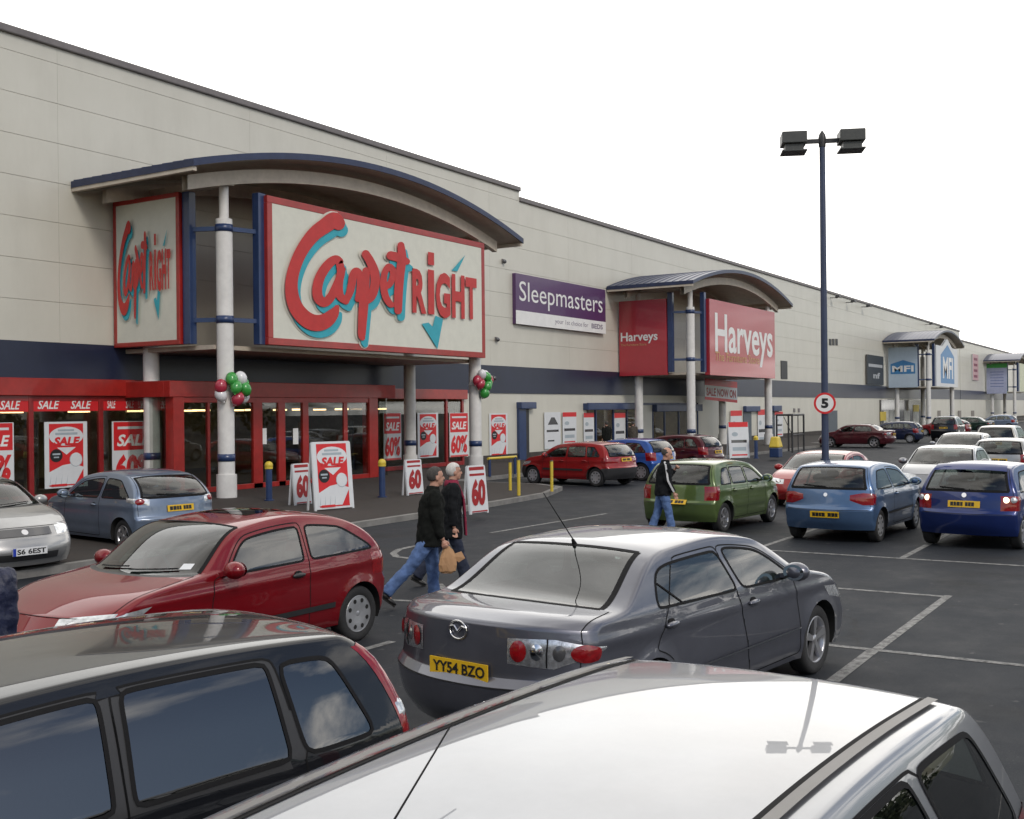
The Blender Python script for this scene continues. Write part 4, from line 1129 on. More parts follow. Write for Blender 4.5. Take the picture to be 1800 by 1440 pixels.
mb = MB(); text_into(mb, 'The Furniture Store', .75, .78, hw_*.66, .50, -.016); mb.build('strapline', M_GOLD, p)
t, p = sign('shop_sign', 'dark red sign with small white lettering on canopy side', (20.72+dx,SYD1,SZ0-.15), R(-90), SYD1-SYD0, 4.0, .28, M_HRED, M_HRED, 0)
mb = MB(); text_into(mb, 'Harveys', .10, 1.70, 2.15, .62, -.012, bold=.02); mb.build('lettering', M_WHITE, p)
mb = MB(); text_into(mb, 'The Furniture Store', .10, 1.60, 1.5, .12, -.012); mb.build('strapline', M_GOLD, p)
M_PURP = pmat('purple sign face', (.085,.030,.115), .35, var=.06, coat=.3)
x0, z1 = at(905,480,WY-.15); x1, _ = at(1063,507,WY-.15); z0 = at(905,569,WY-.15)[1]; w, h = x1-x0, z1-z0
t, p = sign('shop_sign', 'purple sign with white lettering on the wall between canopies', (x0,WY-.18,z0), 0, w, h, .18, M_PURP, M_PURP, 0)
mb = MB(); text_into(mb, 'Sleepmasters', .30, h*.34, w-.65, h*.52, -.012, bold=.0); mb.build('lettering', M_WHITE, p)
mb = MB(); mb.box(.0, w, -.010, -.006, 0, h*.27); wp = mb.build('white_panel', M_WHITE, p)
mb = MB(); text_into(mb, 'your 1st choice for', w*.40, h*.07, w*.38, h*.13, -.016); text_into(mb, 'BEDS', w*.82, h*.09, w*.14, h*.11, -.016, bold=.03); mb.build('strapline', pmat('grey lettering', (.25,.22,.28), .5), p)
# pale blue pair further along
M_PBLUE = pmat('pale blue sign face', (.48,.58,.68), .4, var=.05); M_MBLUE = pmat('mid blue lettering', (.06,.22,.46), .4)
dx = CX[2]-CX[0]
t, p = sign('shop_sign', 'pale blue sign with blue badge on side of the distant canopy', (20.72+dx,26.15,SZ0-.1), R(-90), 2.75, 4.0, .28, M_PBLUE, M_PBLUE, 0)
mb = MB(); mb.poly([(.2,-.012,1.35),(2.55,-.012,1.35),(2.55,-.012,2.35),(1.4,-.012,2.72),(.2,-.012,2.35)]); bd = mb.build('badge', M_MBLUE, p)
mb = MB(); text_into(mb, 'MFI', .35, 1.55, 2.05, .62, -.018, bold=.03); mb.build('lettering', M_WHITE, bd)
M_WSIGN = pmat('white sign face', (.66,.68,.70), .4, var=.04)
t, p = sign('shop_sign', 'white sign with blue house badge under the distant arch', (SX0+dx,21.95,SZ0), 0, 11.4, 4.1, .28, M_WSIGN, M_WSIGN, 0)
mb = MB(); mb.poly([(3.0,-.001,4.09),(8.4,-.001,4.09),(5.7,-.001,5.0)]); mb.poly([(3.0,.2,4.09),(5.7,.2,5.0),(8.4,.2,4.09)]); mb.build('gable_panel', M_WSIGN, p)
mb = MB(); mb.poly([(2.2,-.012,.35),(9.4,-.012,.35),(9.4,-.012,3.2),(5.8,-.012,4.35),(2.2,-.012,3.2)]); bd = mb.build('badge', M_MBLUE, p)
mb = MB(); text_into(mb, 'MFI', 3.3, .85, 5.4, 2.2, -.018, bold=.03); mb.build('lettering', M_WHITE, bd)
dx = CX[3]-CX[0]
M_GREENS = pmat('green sign face', (.05,.33,.06), .4)
t, p = sign('shop_sign', 'lilac notice sign with green top on farthest canopy', (20.72+dx,26.15,SZ0-.3), R(-90), 2.75, 4.4, .28, M_GREENS, pmat('lilac sign face', (.42,.45,.62), .4), 0)
mb = MB(); mb.box(0,2.75,-.03,-.008,3.75,4.4); mb.build('header', M_GREENS, p)
mb = MB()
for k in range(6): mb.box(.5,2.3,-.012,-.008,1.0+.42*k,1.1+.42*k)
mb.build('print', pmat('blue print', (.16,.20,.42), .5), p)
t, p = sign('shop_sign', 'pale sign on front of the farthest canopy', (SX0+dx,21.95,SZ0), 0, 11.0, 4.1, .28, M_WSIGN, pmat('pale yellow sign', (.55,.58,.40), .4), 0)
# flat signs on the far wall
x0, z1 = at(1523,623,WY-.1); x1, _ = at(1552,630,WY-.1); z0 = at(1523,676,WY-.1)[1]
t, p = sign('wall_sign', 'dark grey banner sign on wall left of pale blue canopy', (x0,WY-.15,z0), 0, x1-x0, z1-z0, .12, M_LAMPDARK, pmat('dark slate banner', (.035,.042,.05), .5), 0)
mb = MB(); W_, H_ = x1-x0, z1-z0; mb.box(W_*.08,W_*.92,-.014,-.008,H_*.60,H_*.70); text_into(mb, 'nf', W_*.35, H_*.22, W_*.42, H_*.20, -.014, bold=.04); mb.build('print', pmat('grey print', (.40,.42,.44), .5), p)
x0, z1 = at(1709,622,WY-.1); x1, _ = at(1719,624,WY-.1); z0 = at(1709,668,WY-.1)[1]
t, p = sign('wall_sign', 'tall pale pink wall sign beyond the blue house sign', (x0,WY-.14,z0), 0, x1-x0, z1-z0, .1, M_WSIGN, pmat('pink wall sign', (.55,.36,.38), .5), 0)
mb = MB(); W_, H_ = x1-x0, z1-z0
for k in range(4): mb.box(W_*.2,W_*.8,-.014,-.008,H_*(.1+.22*k),H_*(.2+.22*k))
mb.build('print', pmat('maroon print', (.22,.06,.10), .5), p)

M_PATCH = pmat('newer tarmac', (.024,.025,.028), .9, var=.25, nscale=9, spec=.2, bump=.3)
mb = MB()
for x0_, x1_, y0_, y1_ in ((9.5,12.4,11.2,12.0),): mb.add([(x0_,y0_,.0025),(x1_,y0_+.05,.0025),(x1_-.04,y1_,.0025),(x0_+.03,y1_+.04,.0025)], [(0,1,2,3)])
tag(mb.build('road_patch', M_PATCH), kind='structure')
def drain(x, y, label):
    t = thing('drain_cover', label, 'drain', (x,y,.004), 0); mb = MB(); mb.box(-.24,.24,-.24,.24,-.05,.006); mb.build('frame', M_CAP, t); mb = MB()
    for k in range(6): mb.box(-.2,.2,-.19+.07*k,-.15+.07*k,.004,.010)
    mb.build('grate', M_TRIM, t)
drain(16.9,1.2,'square iron drain cover on the tarmac near the right edge'); drain(14.2,14.55,'square iron drain cover at the kerb by the pavement')
# ------------------------------------------------------------------ posters, boards, balloons, bollards
M_PRED = pmat('poster red', (.62,.020,.025), .4, var=.06); M_PWHITE = pmat('poster white', (.66,.68,.70), .4, var=.05); M_PGREY = pmat('poster grey', (.36,.42,.46), .45, var=.08)
M_PPINK = pmat('poster coral', (.62,.08,.08), .45, var=.06); M_PDARK = pmat('poster dark red', (.33,.012,.014), .45, var=.1)
def bars(mb, rows, y):
    for x0, x1, z0, z1 in rows: mb.add([(x0,y,z0),(x1,y,z0),(x1,y,z1),(x0,y,z1)], [(0,1,2,3)])
def ell(mb, cx, cz, rx, rz, y, n=24): mb.poly([(cx+rx*math.cos(2*math.pi*i/n), y, cz+rz*math.sin(2*math.pi*i/n)) for i in range(n)])
def poster_face(t, w, h, kind):
    def put(nm, mat, fn):
        mb = MB(); fn(mb); fix_front(mb); return mb.build(nm, mat, t, split=nm in ('red_header','red_stripes','roundel_print','dark_print','pale_print'))
    mb = MB(); mb.box(0,w,-.0,.02,0,h); mb.build('backing_sheet', M_PWHITE if kind != 'sixty' else M_PWHITE, t)
    y = -.004
    if kind == 'figure':
        put('red_ground', M_PRED, lambda m: bars(m, [(w*.10,w*.90,h*.03,h*.97)], y))
        def grey(m):
            ell(m, w*.5, h*.78, w*.40, h*.145, y-.003); m.poly([(w*.28,y-.003,h*.61),(w*.72,y-.003,h*.61),(w*.5,y-.003,h*.50)])
            m.poly([(w*.06,y-.004,h*.05),(w*.70,y-.004,h*.05),(w*.92,y-.004,h*.30),(w*.60,y-.004,h*.36),(w*.40,y-.004,h*.34),(w*.08,y-.004,h*.24)])
            ell(m, w*.72, h*.42, w*.145, h*.105, y-.006)
        put('grey_artwork', M_PWHITE, grey)
        def ink(m):
            bars(m, [(w*.30,w*.68,h*.855,h*.885),(w*.24,w*.76,h*.80,h*.835)], y-.006)
            for k in range(4): m.poly([(w*(.10+.13*k),y-.007,h*.06),(w*(.115+.13*k),y-.007,h*.06),(w*(.14+.13*k),y-.007,h*.21)])
            for k in range(10):
                a0, a1 = math.pi*(.75+.15*k), math.pi*(.75+.15*(k+1)); m.add([(w*(.72+rr*.155*math.cos(a)),y-.008,h*(.42+rr*.112*math.sin(a))) for a, rr in ((a0,1),(a1,1),(a1,.9),(a0,.9))], [(0,1,2,3)])
        put('linework', M_PGREY, ink)
        put('roundel', M_INK, lambda m: ell(m, w*.26, h*.49, w*.145, h*.098, y-.008))
        put('roundel_print', M_PGREY, lambda m: bars(m, [(w*.17,w*.35,h*.50,h*.525),(w*.20,w*.32,h*.455,h*.475)], y-.011))
        mb = MB(); text_into(mb, 'SALE', w*.20, h*.64, w*.62, h*.13, y-.010, bold=.05, shear=.2); mb.build('lettering', M_PRED, t)
        put('base_strip', M_PRED, lambda m: bars(m, [(w*.14,w*.50,h*.025,h*.06)], y-.012))
    elif kind == 'sale60':
        put('red_ground', M_PRED, lambda m: bars(m, [(w*.03,w*.97,h*.56,h*.99)], y))
        put('pale_strip', M_PWHITE, lambda m: bars(m, [(w*.12,w*.88,h*.88,h*.92)], y-.003))
        mb = MB(); text_into(mb, 'SALE', w*.10, h*.62, w*.80, h*.18, y-.004, bold=.03, shear=.25); mb.build('lettering', M_WHITE, t)
        mb = MB(); text_into(mb, '60%' if w > .9 else '60', w*.06, h*.08, w*.88, h*.42, y-.004, bold=.05, shear=.1); mb.build('figures', M_PRED, t)
        put('base_strip', M_PPINK, lambda m: bars(m, [(w*.03,w*.97,h*.0,h*.04)], y-.003))
    elif kind == 'sixty':
        put('red_stripes', M_PDARK, lambda m: bars(m, [(w*.06,w*.94,h*.90,h*.97),(w*.06,w*.94,h*.78,h*.83),(w*.04,w*.96,h*.01,h*.04)], y))
        mb = MB(); text_into(mb, '60', w*.08, h*.14, w*.84, h*.58, y-.003, bold=.06, shear=.15); mb.build('figures', M_PDARK, t)
    elif kind == 'mono':
        put('dark_print', M_LAMPDARK, lambda m: (m.poly([(w*.2,y,h*.66),(w*.85,y,h*.66),(w*.62,y,h*.86),(w*.42,y,h*.86)]), bars(m, [(w*.12,w*.88,h*.46,h*.52),(w*.2,w*.6,h*.2,h*.24)], y)))
    elif kind == 'offer':
        put('red_header', M_PRED, lambda m: bars(m, [(0,w,h*.86,h),(w*.1,w*.9,h*.06,h*.10)], y))
        put('dark_print', M_LAMPDARK, lambda m: bars(m, [(w*.1,w*.9,h*.42,h*.50)], y))
        put('pale_print', M_PGREY, lambda m: (ell(m, w*.3, h*.66, w*.16, h*.06, y), bars(m, [(w*.15,w*.85,h*.2,h*.3)], y)))
def wall_poster(px0, py0, px1, py1, Y, kind, label, grp='sale posters on the shop windows'):
    x0, z1 = at(px0, py0, Y); x1, _ = at(px1, py0, Y); z0 = at(px0, py1, Y)[1]
    t = thing('sale_poster', label, 'poster', (x0, Y, z0), 0, grp); poster_face(t, x1-x0, z1-z0, kind); return t
PW = WY-.10
wall_poster(-52,744,24,858,PW,'sale60','red sale poster cut off by left edge of photo')
wall_poster(78,742,153,860,PW-.05,'figure','white bordered sale poster with grey cartoon fist, second from left')
wall_poster(197,741,272,858,PW,'sale60','red sale poster with big figures partly behind left column')
wall_poster(674,726,705,810,PW,'sale60','red sale poster just left of the thin column by porch')
wall_poster(734,726,770,806,PW,'figure','pale cartoon sale poster between the two right columns')
wall_poster(790,726,823,804,PW,'sale60','red sale poster beside the balloon column')
wall_poster(860,727,892,803,WY-.03,'figure','pale cartoon sale poster on cream wall right of balloon column')
wall_poster(957,725,985,790,WY-.03,'mono','black and white poster on cream wall near red hatchback','shop posters on the cream wall')
wall_poster(989,725,1013,782,WY-.03,'offer','red headed white poster beside the black and white one','shop posters on the cream wall')
wall_poster(1026,726,1044,784,WY-.03,'offer','red headed poster left of the lit furniture window','shop posters on the cream wall')
wall_poster(1080,726,1099,790,WY-.03,'offer','red headed poster inside the lit furniture window','shop posters on the cream wall')
wall_poster(1284,722,1304,790,WY-.03,'offer','red headed poster behind the furniture shop board','shop posters on the cream wall')
wall_poster(1332,720,1346,790,WY-.03,'offer','narrow red headed poster left of far grey column','shop posters on the cream wall')
wall_poster(1362,724,1376,768,WY-.06,'offer','small orange and white poster on the blue topped door','shop posters on the cream wall')
# red sale bands across the window heads
for k, (a, c, lab) in enumerate(((-70,49,'red sale strip in window at far left'),(58,172,'red sale strip in the second window'),(181,246,'red sale strip in window beside left column'))):
    x0, z1 = at(a, 697, WY-.03); x1, _ = at(c, 697, WY-.03); z0 = z1-.40
    t = thing('window_banner', lab, 'banner', (x0,WY-.045,z0), 0, 'red sale strips across the window heads'); w = x1-x0
    mb = MB(); mb.box(0,w,0,.01,0,.36); mb.build('strip', M_PRED, t)
    for j in range(2): mb = MB(); text_into(mb, 'SALE', .12+j*w/2, .06, w/2-.35, .24, -.005, bold=.02, shear=.3); mb.build('lettering', M_WHITE, t)
def easel(px, pyb, w, h, kind, label, tilt=.12, rz=0., base=.131, name='pavement_sign'):
    x, y = atz(px, pyb, base); t = thing(name, label, 'sign board', (x, y, base), rz, 'sale boards on the pavement')
    f = bpy.data.objects.new('board', None)
    bpy.data.objects.remove(f)
    mb = MB(); fr_ = .05
    mb.beam((-w/2,0,0), (-w/2,h*tilt,h), .05, .05); mb.beam((w/2,0,0), (w/2,h*tilt,h), .05, .05); mb.beam((-w/2,h*tilt,h), (w/2,h*tilt,h), .05, .05); mb.beam((-w/2,.01,.08), (w/2,.01,.08), .05, .05)
    mb.beam((-w/2,h*tilt*2,0), (-w/2,h*tilt,h), .04, .04); mb.beam((w/2,h*tilt*2,0), (w/2,h*tilt,h), .04, .04); mb.build('stand', M_PWHITE, t)
    pre = set(bpy.data.objects); poster_face(t, w, h, kind)
    for o in set(bpy.data.objects)-pre:
        o.location = (-w/2,-.03,.03); o.rotation_euler = (-math.atan(tilt),0,0)
    return t
easel(588,896,1.06,1.58,'figure','tall leaning cartoon sale board in front of the porch', .10, R(-14))
easel(533,887,.56,1.0,'sixty','white board with dark red figures half behind the tall board', .10)
easel(730,870,.60,.95,'sixty','white board with dark red figures behind the walking couple', .10, R(-6))
easel(842,903,.56,1.05,'sixty','white board with dark red figures right of the walking couple', .10, R(-8))
easel(1300,806,1.0,1.62,'offer','large red topped board on pavement outside the furniture shop', .08, R(-38))
# banner on the furniture shop's rear column
x, z = at(1239,706,24.9); t = thing('sale_banner', 'red and white hanging sale banner below the furniture shop canopy', 'banner', (x,24.9,z), 0)
x1_, _ = at(1296,706,24.9); w = x1_-x; mb = MB(); mb.add([(0,0,.12),(w,0,-.08),(w,0,1.25),(0,0,1.42),(0,.02,.12),(w,.02,-.08),(w,.02,1.25),(0,.02,1.42)], [(0,1,2,3),(5,4,7,6),(0,4,5,1),(3,2,6,7)]); mb.build('sheet', M_PWHITE, t)
mb = MB(); mb.add([(0,-.006,1.0),(w,-.006,.86),(w,-.006,1.25),(0,-.006,1.42)], [(0,1,2,3)]); mb.add([(0,-.006,.12),(w,-.006,-.08),(w,-.006,.10),(0,-.006,.30)], [(0,1,2,3)]); mb.build('red_print', M_PRED, t)
mb = MB(); text_into(mb, 'SALE NOW ON', .25, .36, w-.5, .50, -.008, bold=.03, fn=lambda a,b,c: (a,b,c-.15*a/w)); mb.build('lettering', M_PDARK, t)
# balloons
M_BG = pmat('green balloon', (.04,.30,.05), .25, coat=.6, var=.05); M_BR = pmat('red balloon', (.40,.03,.06), .25, coat=.6, var=.05); M_BW = pmat('white balloon', (.68,.68,.70), .25, coat=.6, var=.03)
def balloons(x, y, z, label, s):
    t = thing('balloon_cluster', label, 'balloons', (x,y,z), 0, 'balloon clusters tied to the columns')
    for (dx_, dy, dz, m) in s:
        mb = MB(); rt = Euler((random.uniform(-.6,.6), random.uniform(-.8,.8), 0)).to_matrix(); mb.ball((dx_,dy,dz), .168, .168, .205, 16, 10, 0, rt)
        tip = Vector((dx_,dy,dz)) + rt @ Vector((0,0,-.21)); mb.cyl(tip+Vector((0,0,.01)), tip-Vector((0,0,.025)), .012, .03, 6)
        mb.build('balloon', m, t)
    mb = MB(); mb.lathe([(-.03,.235),(-.03,.245),(.03,.245),(.03,.235)], (0,.62 if False else 0,0), (0,0,1), 20); mb.build('tie', M_WHITE, t)
za_ = at(398,682,22.2)[1]; zb_ = at(837,676,22.2)[1]
balloons(21.33,22.5,za_,'green red and white balloons tied round the left column',[(-.12,-.36,.24,M_BG),(.16,-.42,.26,M_BW),(.34,-.32,.10,M_BG),(-.06,-.46,.02,M_BG),(.24,-.50,-.04,M_BG),(-.38,-.22,.04,M_BR),(.02,-.44,-.30,M_BR),(.36,-.30,-.24,M_BW),(-.34,-.18,-.18,M_BW)])
balloons(33.53,22.5,zb_,'white green and red balloons tied round the right column',[(-.14,-.40,.36,M_BW),(.20,-.40,.28,M_BG),(-.20,-.38,.02,M_BR),(-.30,-.30,.16,M_BR),(.34,-.36,.06,M_BG),(.52,-.28,.16,M_BR),(.12,-.46,-.06,M_BG),(.02,-.40,-.32,M_BG),(.22,-.30,-.30,M_BG),(.36,-.18,.34,M_BW)])
# bollards, posts, rail
M_YEL = pmat('yellow paint', (.62,.46,.05), .45, var=.12)
def bollard(px, py, label):
    x, y = atz(px, py, .131); t = thing('bollard', label, 'bollard', (x,y,.131), 0, 'blue bollards with yellow caps')
    mb = MB(); mb.cyl((0,0,0), (0,0,.86), .085, n=18); mb.cyl((0,0,0),(0,0,.03),.13,n=18); mb.build('post', M_NAVY, t)
    mb = MB(); mb.ball((0,0,.92), .11, .11, .11, 16, 10); mb.cyl((0,0,.83),(0,0,.88),.105,n=18); mb.build('cap', M_YEL, t)
bollard(473,880,'blue bollard with yellow ball cap left of the sale board'); bollard(672,874,'blue bollard with yellow ball cap right of the porch pillar')
bollard(1329,806,'distant blue bollard beside the furniture shop board')
def post(px, py, h, label):
    x, y = atz(px, py, .131); t = thing('marker_post', label, 'post', (x,y,.131), 0, 'thin yellow posts by the red hatchback')
    mb = MB(); mb.cyl((0,0,0), (0,0,h), .045, n=12); mb.build('pole', M_YEL, t); mb = MB(); mb.cyl((0,0,h), (0,0,h+.03), .05, .03, n=12); mb.build('cap', M_TRIM, t)
post(897,862,.80,'thin yellow post at left behind its pair'); post(912,871,.95,'thin yellow post in front of red hatchback bonnet'); post(970,864,.85,'thin yellow post beside red hatchback door')
x0, y0 = atz(858,838,.131); t = thing('barrier_rail', 'low yellow and dark barrier rail beside the balloon column', 'barrier', (x0,y0,.131), 0)
mb = MB(); mb.cyl((0,0,.62),(1.7,-.1,.62),.045,n=12); mb.build('rail', M_YEL, t); mb = MB(); mb.cyl((.1,0,0),(.1,0,.62),.05); mb.cyl((1.6,-.1,0),(1.6,-.1,.62),.05); mb.build('support', M_NAVY, t, split=True)
# trolley cage and grit bin
x0, y0 = atz(1393,796,.131); t = thing('trolley_cage', 'dark tubular frame standing by the cream wall', 'frame', (x0,y0,.131), 0)
mb = MB(); W_ = 1.9
for x in (0,W_): mb.tube([(x,0,0),(x,0,1.9)], .05); mb.tube([(x,0.8,0),(x,0.8,1.9)], .05); mb.tube([(x,0,1.9),(x,0.8,1.9)], .05)
mb.tube([(0,0,1.9),(W_,0,1.9)], .05); mb.tube([(0,0.8,1.9),(W_,0.8,1.9)], .05); mb.build('frame', M_TRIM, t)
mb = MB(); mb.tube([(0,0,.9),(W_,0,.9)], .03); mb.tube([(W_/2,0,0),(W_/2,0,1.9)], .025); mb.tube([(0,0,.9),(W_*.6,0.8,1.8)], .02); mb.build('rail', M_TRIM, t)
x0, y0 = atz(1364,804,.131); t = thing('grit_bin', 'yellow topped bin on dark base beside the grey column', 'bin', (x0,y0,.131), 0)
mb = MB(); mb.add([(-.32,-.25,.45),(.32,-.25,.45),(.32,.25,.45),(-.32,.25,.45),(-.2,-.15,.95),(.2,-.15,.95),(.2,.18,.95),(-.2,.18,.95)], [(0,3,2,1),(4,5,6,7),(0,1,5,4),(1,2,6,5),(2,3,7,6),(3,0,4,7)]); mb.build('lid', M_YEL, t, bevel=.06)
mb = MB(); mb.box(-.29,.29,-.22,.22,0,.45); mb.build('body', M_NAVY, t, bevel=.04)
# ------------------------------------------------------------------ lamp post with speed sign
LX, LY = 24.3, 24.3*math.tan(YAW-math.atan((1450-900)/FPX))
ztop = at(1441.5, 236, LY)[1]
t = thing('lamp_post', 'tall navy lamp post with two square lamp heads', 'lamp post', (LX,LY,0), 0)
mb = MB(); mb.cyl((0,0,0),(0,0,1.3),.10,n=20); mb.cyl((0,0,1.3),(-.0,0,ztop-.05),.078,.062,n=20); mb.build('pole', pmat('navy lamp post paint', (.035,.05,.10), .4, var=.15), t)
mb = MB(); mb.lathe([(-.25,.075),(-.05,.085),(.02,.07),(.12,.005)], (0,0,ztop), (0,0,1), 16); a = Vector((-_r2.x,-_r2.y,0)).normalized(); d = Vector((math.cos(R(-66)), math.sin(R(-66)), 0))
mb.beam(d*-.62+Vector((0,0,ztop-.12)), d*.62+Vector((0,0,ztop-.12)), .08, .09); mb.build('cross_arm', M_TRIM, t)
n_ = Vector((-d.y, d.x, 0))
M_LH = pmat('dark lamp housing', (.055,.058,.055), .45, var=.2)
for s in (-1,1):
    c = d*(s*.62)+Vector((0,0,ztop-.12)); mb = MB()
    def bx(a0,a1,b0,b1,z0,z1): 
        v = [c+d*a+n_*b+Vector((0,0,z)) for a,b,z in ((a0,b0,z0),(a1,b0,z0),(a1,b1,z0),(a0,b1,z0),(a0,b0,z1),(a1,b0,z1),(a1,b1,z1),(a0,b1,z1))]
        mb.add(v, [(0,3,2,1),(4,5,6,7),(0,1,5,4),(1,2,6,5),(2,3,7,6),(3,0,4,7)])
    bx(-.27,.27,-.27,.27,-.07,.19); hd_ = mb.build('lamp_head', M_LH, t, bevel=.02)
    mb = MB(); bx(-.20,.20,-.20,.20,-.22,-.078); mb.build('lamp_body', M_LH, hd_)
    mb = MB(); bx(-.27,.27,-.27,.27,-.25,-.215); mb.build('lamp_louvre', M_LH, hd_, bevel=.008)
# speed sign, clamped to the post
zc = at(1446.5, 709, LY)[1]
dcam = Vector((-1,-.28,0)).normalized()
t = thing('speed_limit_sign', 'round red ringed speed sign showing number 5 on the lamp post', 'road sign', (LX+dcam.x*.11, LY+dcam.y*.11, zc), math.atan2(dcam.y, dcam.x)+R(90))
rs = .235
mb = MB(); mb.cyl((0,.012,0),(0,0,0),rs,n=40,smooth=False); mb.build('plate', M_CAP, t)
mb = MB(); mb.lathe([(.003,rs),(.003,rs*.80)], (0,0,0), (0,-1,0), 40); fix_front(mb); mb.build('red_ring', M_PRED, t)
mb = MB(); ell(mb, 0, 0, rs*.80, rs*.80, -.003, 36); fix_front(mb); mb.build('white_disc', M_WHITE, t)
mb = MB(); text_into(mb, '5', -rs*.33, -rs*.46, rs*.66, rs*.92, -.007, bold=.05); mb.build('lettering', M_INK, t)
mb = MB(); mb.beam((-.09,.02,.0),(.09,.02,.0),.03,.05); mb.beam((-.09,.12,0),(.09,.12,0),.03,.05); mb.build('clamp', M_CAP, t)
# ------------------------------------------------------------------ parked cars
def place(cx, cy, deg): return (cx, cy, 0), R(deg)
def frit(sp, saloon=False):
    n = [p[0] for p in sp['pts']]; U = lambda a, t=0: n.index(a)+t
    k = sp.get('rws', .86)
    s = [([(U('bl'),-k),(U('wt'),-k),(U('wt'),0),(U('wt'),k),(U('bl'),k),(U('bl'),0),(U('bl'),-k)], .022),
         ([(U('cw',-.02),-.92),(U('hd'),-.92),(U('hd'),0),(U('hd'),.92),(U('cw',-.02),.92)], .018),
         ([(U('rt',.02),-1),(U('rt',.02),0),(U('rt',.02),1)], .005),
         ([(U('cw',.1),-.93),(U('hf'),-.93),(U('hf'),0),(U('hf'),.93),(U('cw',.1),.93)], .004)]
    if saloon: s += [([(U('tg'),-.93),(U('te'),-.93),(U('b1'),-.93),(U('bl',-.1),-.90)], .004), ([(U('tg'),.93),(U('te'),.93),(U('b1'),.93),(U('bl',-.1),.90)], .004)]
    else: s += [([(U('tg'),-.93),(U('bl'),-.93),(U('wt'),-.93),(U('wt',.4),-.93),(U('wt',.4),0),(U('wt',.4),.93),(U('wt'),.93),(U('bl'),.93),(U('tg'),.93)], .004)]
    return s
P_GREY = paint('dark grey metallic paint', (.13,.135,.165), .65, .34)
P_RED = paint('dark red paint', (.19,.003,.008), .25, .4)
P_BLACK = paint('black paint', (.008,.009,.012), .2, .3, coatr=(.0,.025))
P_SILV = paint('silver paint', (.25,.26,.285), .65, .30, dirt=.09, coatr=(.0,.03))
P_SILV2 = paint('warm silver paint', (.36,.36,.36), .55, .36)
P_LBLUE = paint('ice blue paint', (.17,.22,.31), .55, .36)
P_GREEN = paint('apple green paint', (.105,.155,.05), .35, .36)
P_STEEL = paint('steel blue paint', (.085,.155,.29), .5, .36)
P_BLUE = paint('royal blue paint', (.012,.028,.14), .4, .34)
P_RED2 = paint('bright red paint', (.30,.012,.014), .15, .4)
P_MAROON = paint('maroon paint', (.075,.010,.016), .3, .35)
P_NAVY = paint('navy car paint', (.012,.020,.06), .4, .35)
P_DGREEN = paint('dark green paint', (.010,.035,.025), .4, .35)
P_CREAM = paint('cream white paint', (.62,.61,.57), .1, .4)
P_MBLUE = paint('mid blue paint', (.02,.09,.36), .3, .35)
BARS = (.10,.10,.10,.10,-.05,.11,.10,.11)

# emblem for the grey saloon: chrome ring with winged bar
def winged_badge(cs, root):
    u, r = 3.80, .062; p = cs.P(u, 0); n = cs.N(u, 0); up = Vector((n.z,0,-n.x)) if n.x < 0 else Vector((-n.z,0,n.x))
    if up.z < 0: up = -up
    c = p+n*.008; c.x -= cs.L/2; rt = Vector((0,-1,0)); mb = MB()
    ring = [c+rt*(r*1.22*math.cos(t))+up*(r*math.sin(t)) for t in np.linspace(0, 2*math.pi, 25)]
    mb.tube(ring, .0075, 6)
    for s in (1,-1): mb.tube([c+rt*(s*r*1.15)+up*(r*.28), c+rt*(s*r*.55)+up*(r*.42), c-up*(r*.18)+rt*0], .009, 6)
    mb.build('badge', M_CHROME, root)
def round_badge(u, r=.045):
    def f(cs, root):
        p = cs.P(u, 0); n = cs.N(u, 0); c = p+n*.004; c.x -= cs.L/2; mb = MB(); mb.cyl(c, c+n*.008, r, n=18); mb.build('badge', M_CHROME, root)
    return f
def wipers(sp):
    n = [p[0] for p in sp['pts']]; U = lambda a, t=0: n.index(a)+t
    w = [([(U('cw',-.05),.05),(U('cw',-.10),.70)], .011), ([(U('cw',-.05),-.55),(U('cw',-.10),.0)], .011)]
    if not sp.get('saloon'): w.append(([(U('bl',.06),.0),(U('bl',.12),.55)], .010))
    return w
def seam(sp): return dict(sp, seams=frit(sp, sp.get('saloon')), wipers=wipers(sp))


def car(sp, name, label, mat, x, y, a, **k):
    return make_car(seam(sp), name, label, mat, *place(x, y, a), **k)
# grey saloon, centre
MZ = dict(scale_spec(SALOON, L=5.08, H=1.45), plates=[('rear',3.07,'YY54 BZO')], emblem=winged_badge, aerial=(7.15,0,.42,.40), strip=(.50,1.3,3.6,.008), strip_mat=M_CHROME, spokes=5, sw0=.10, sw1=.17)
car(MZ, 'saloon_car', 'dark grey four door saloon in the middle, seen from behind', P_GREY, 8.62, 4.0, -6.7, glass=M_GLASSR, q=1.25)
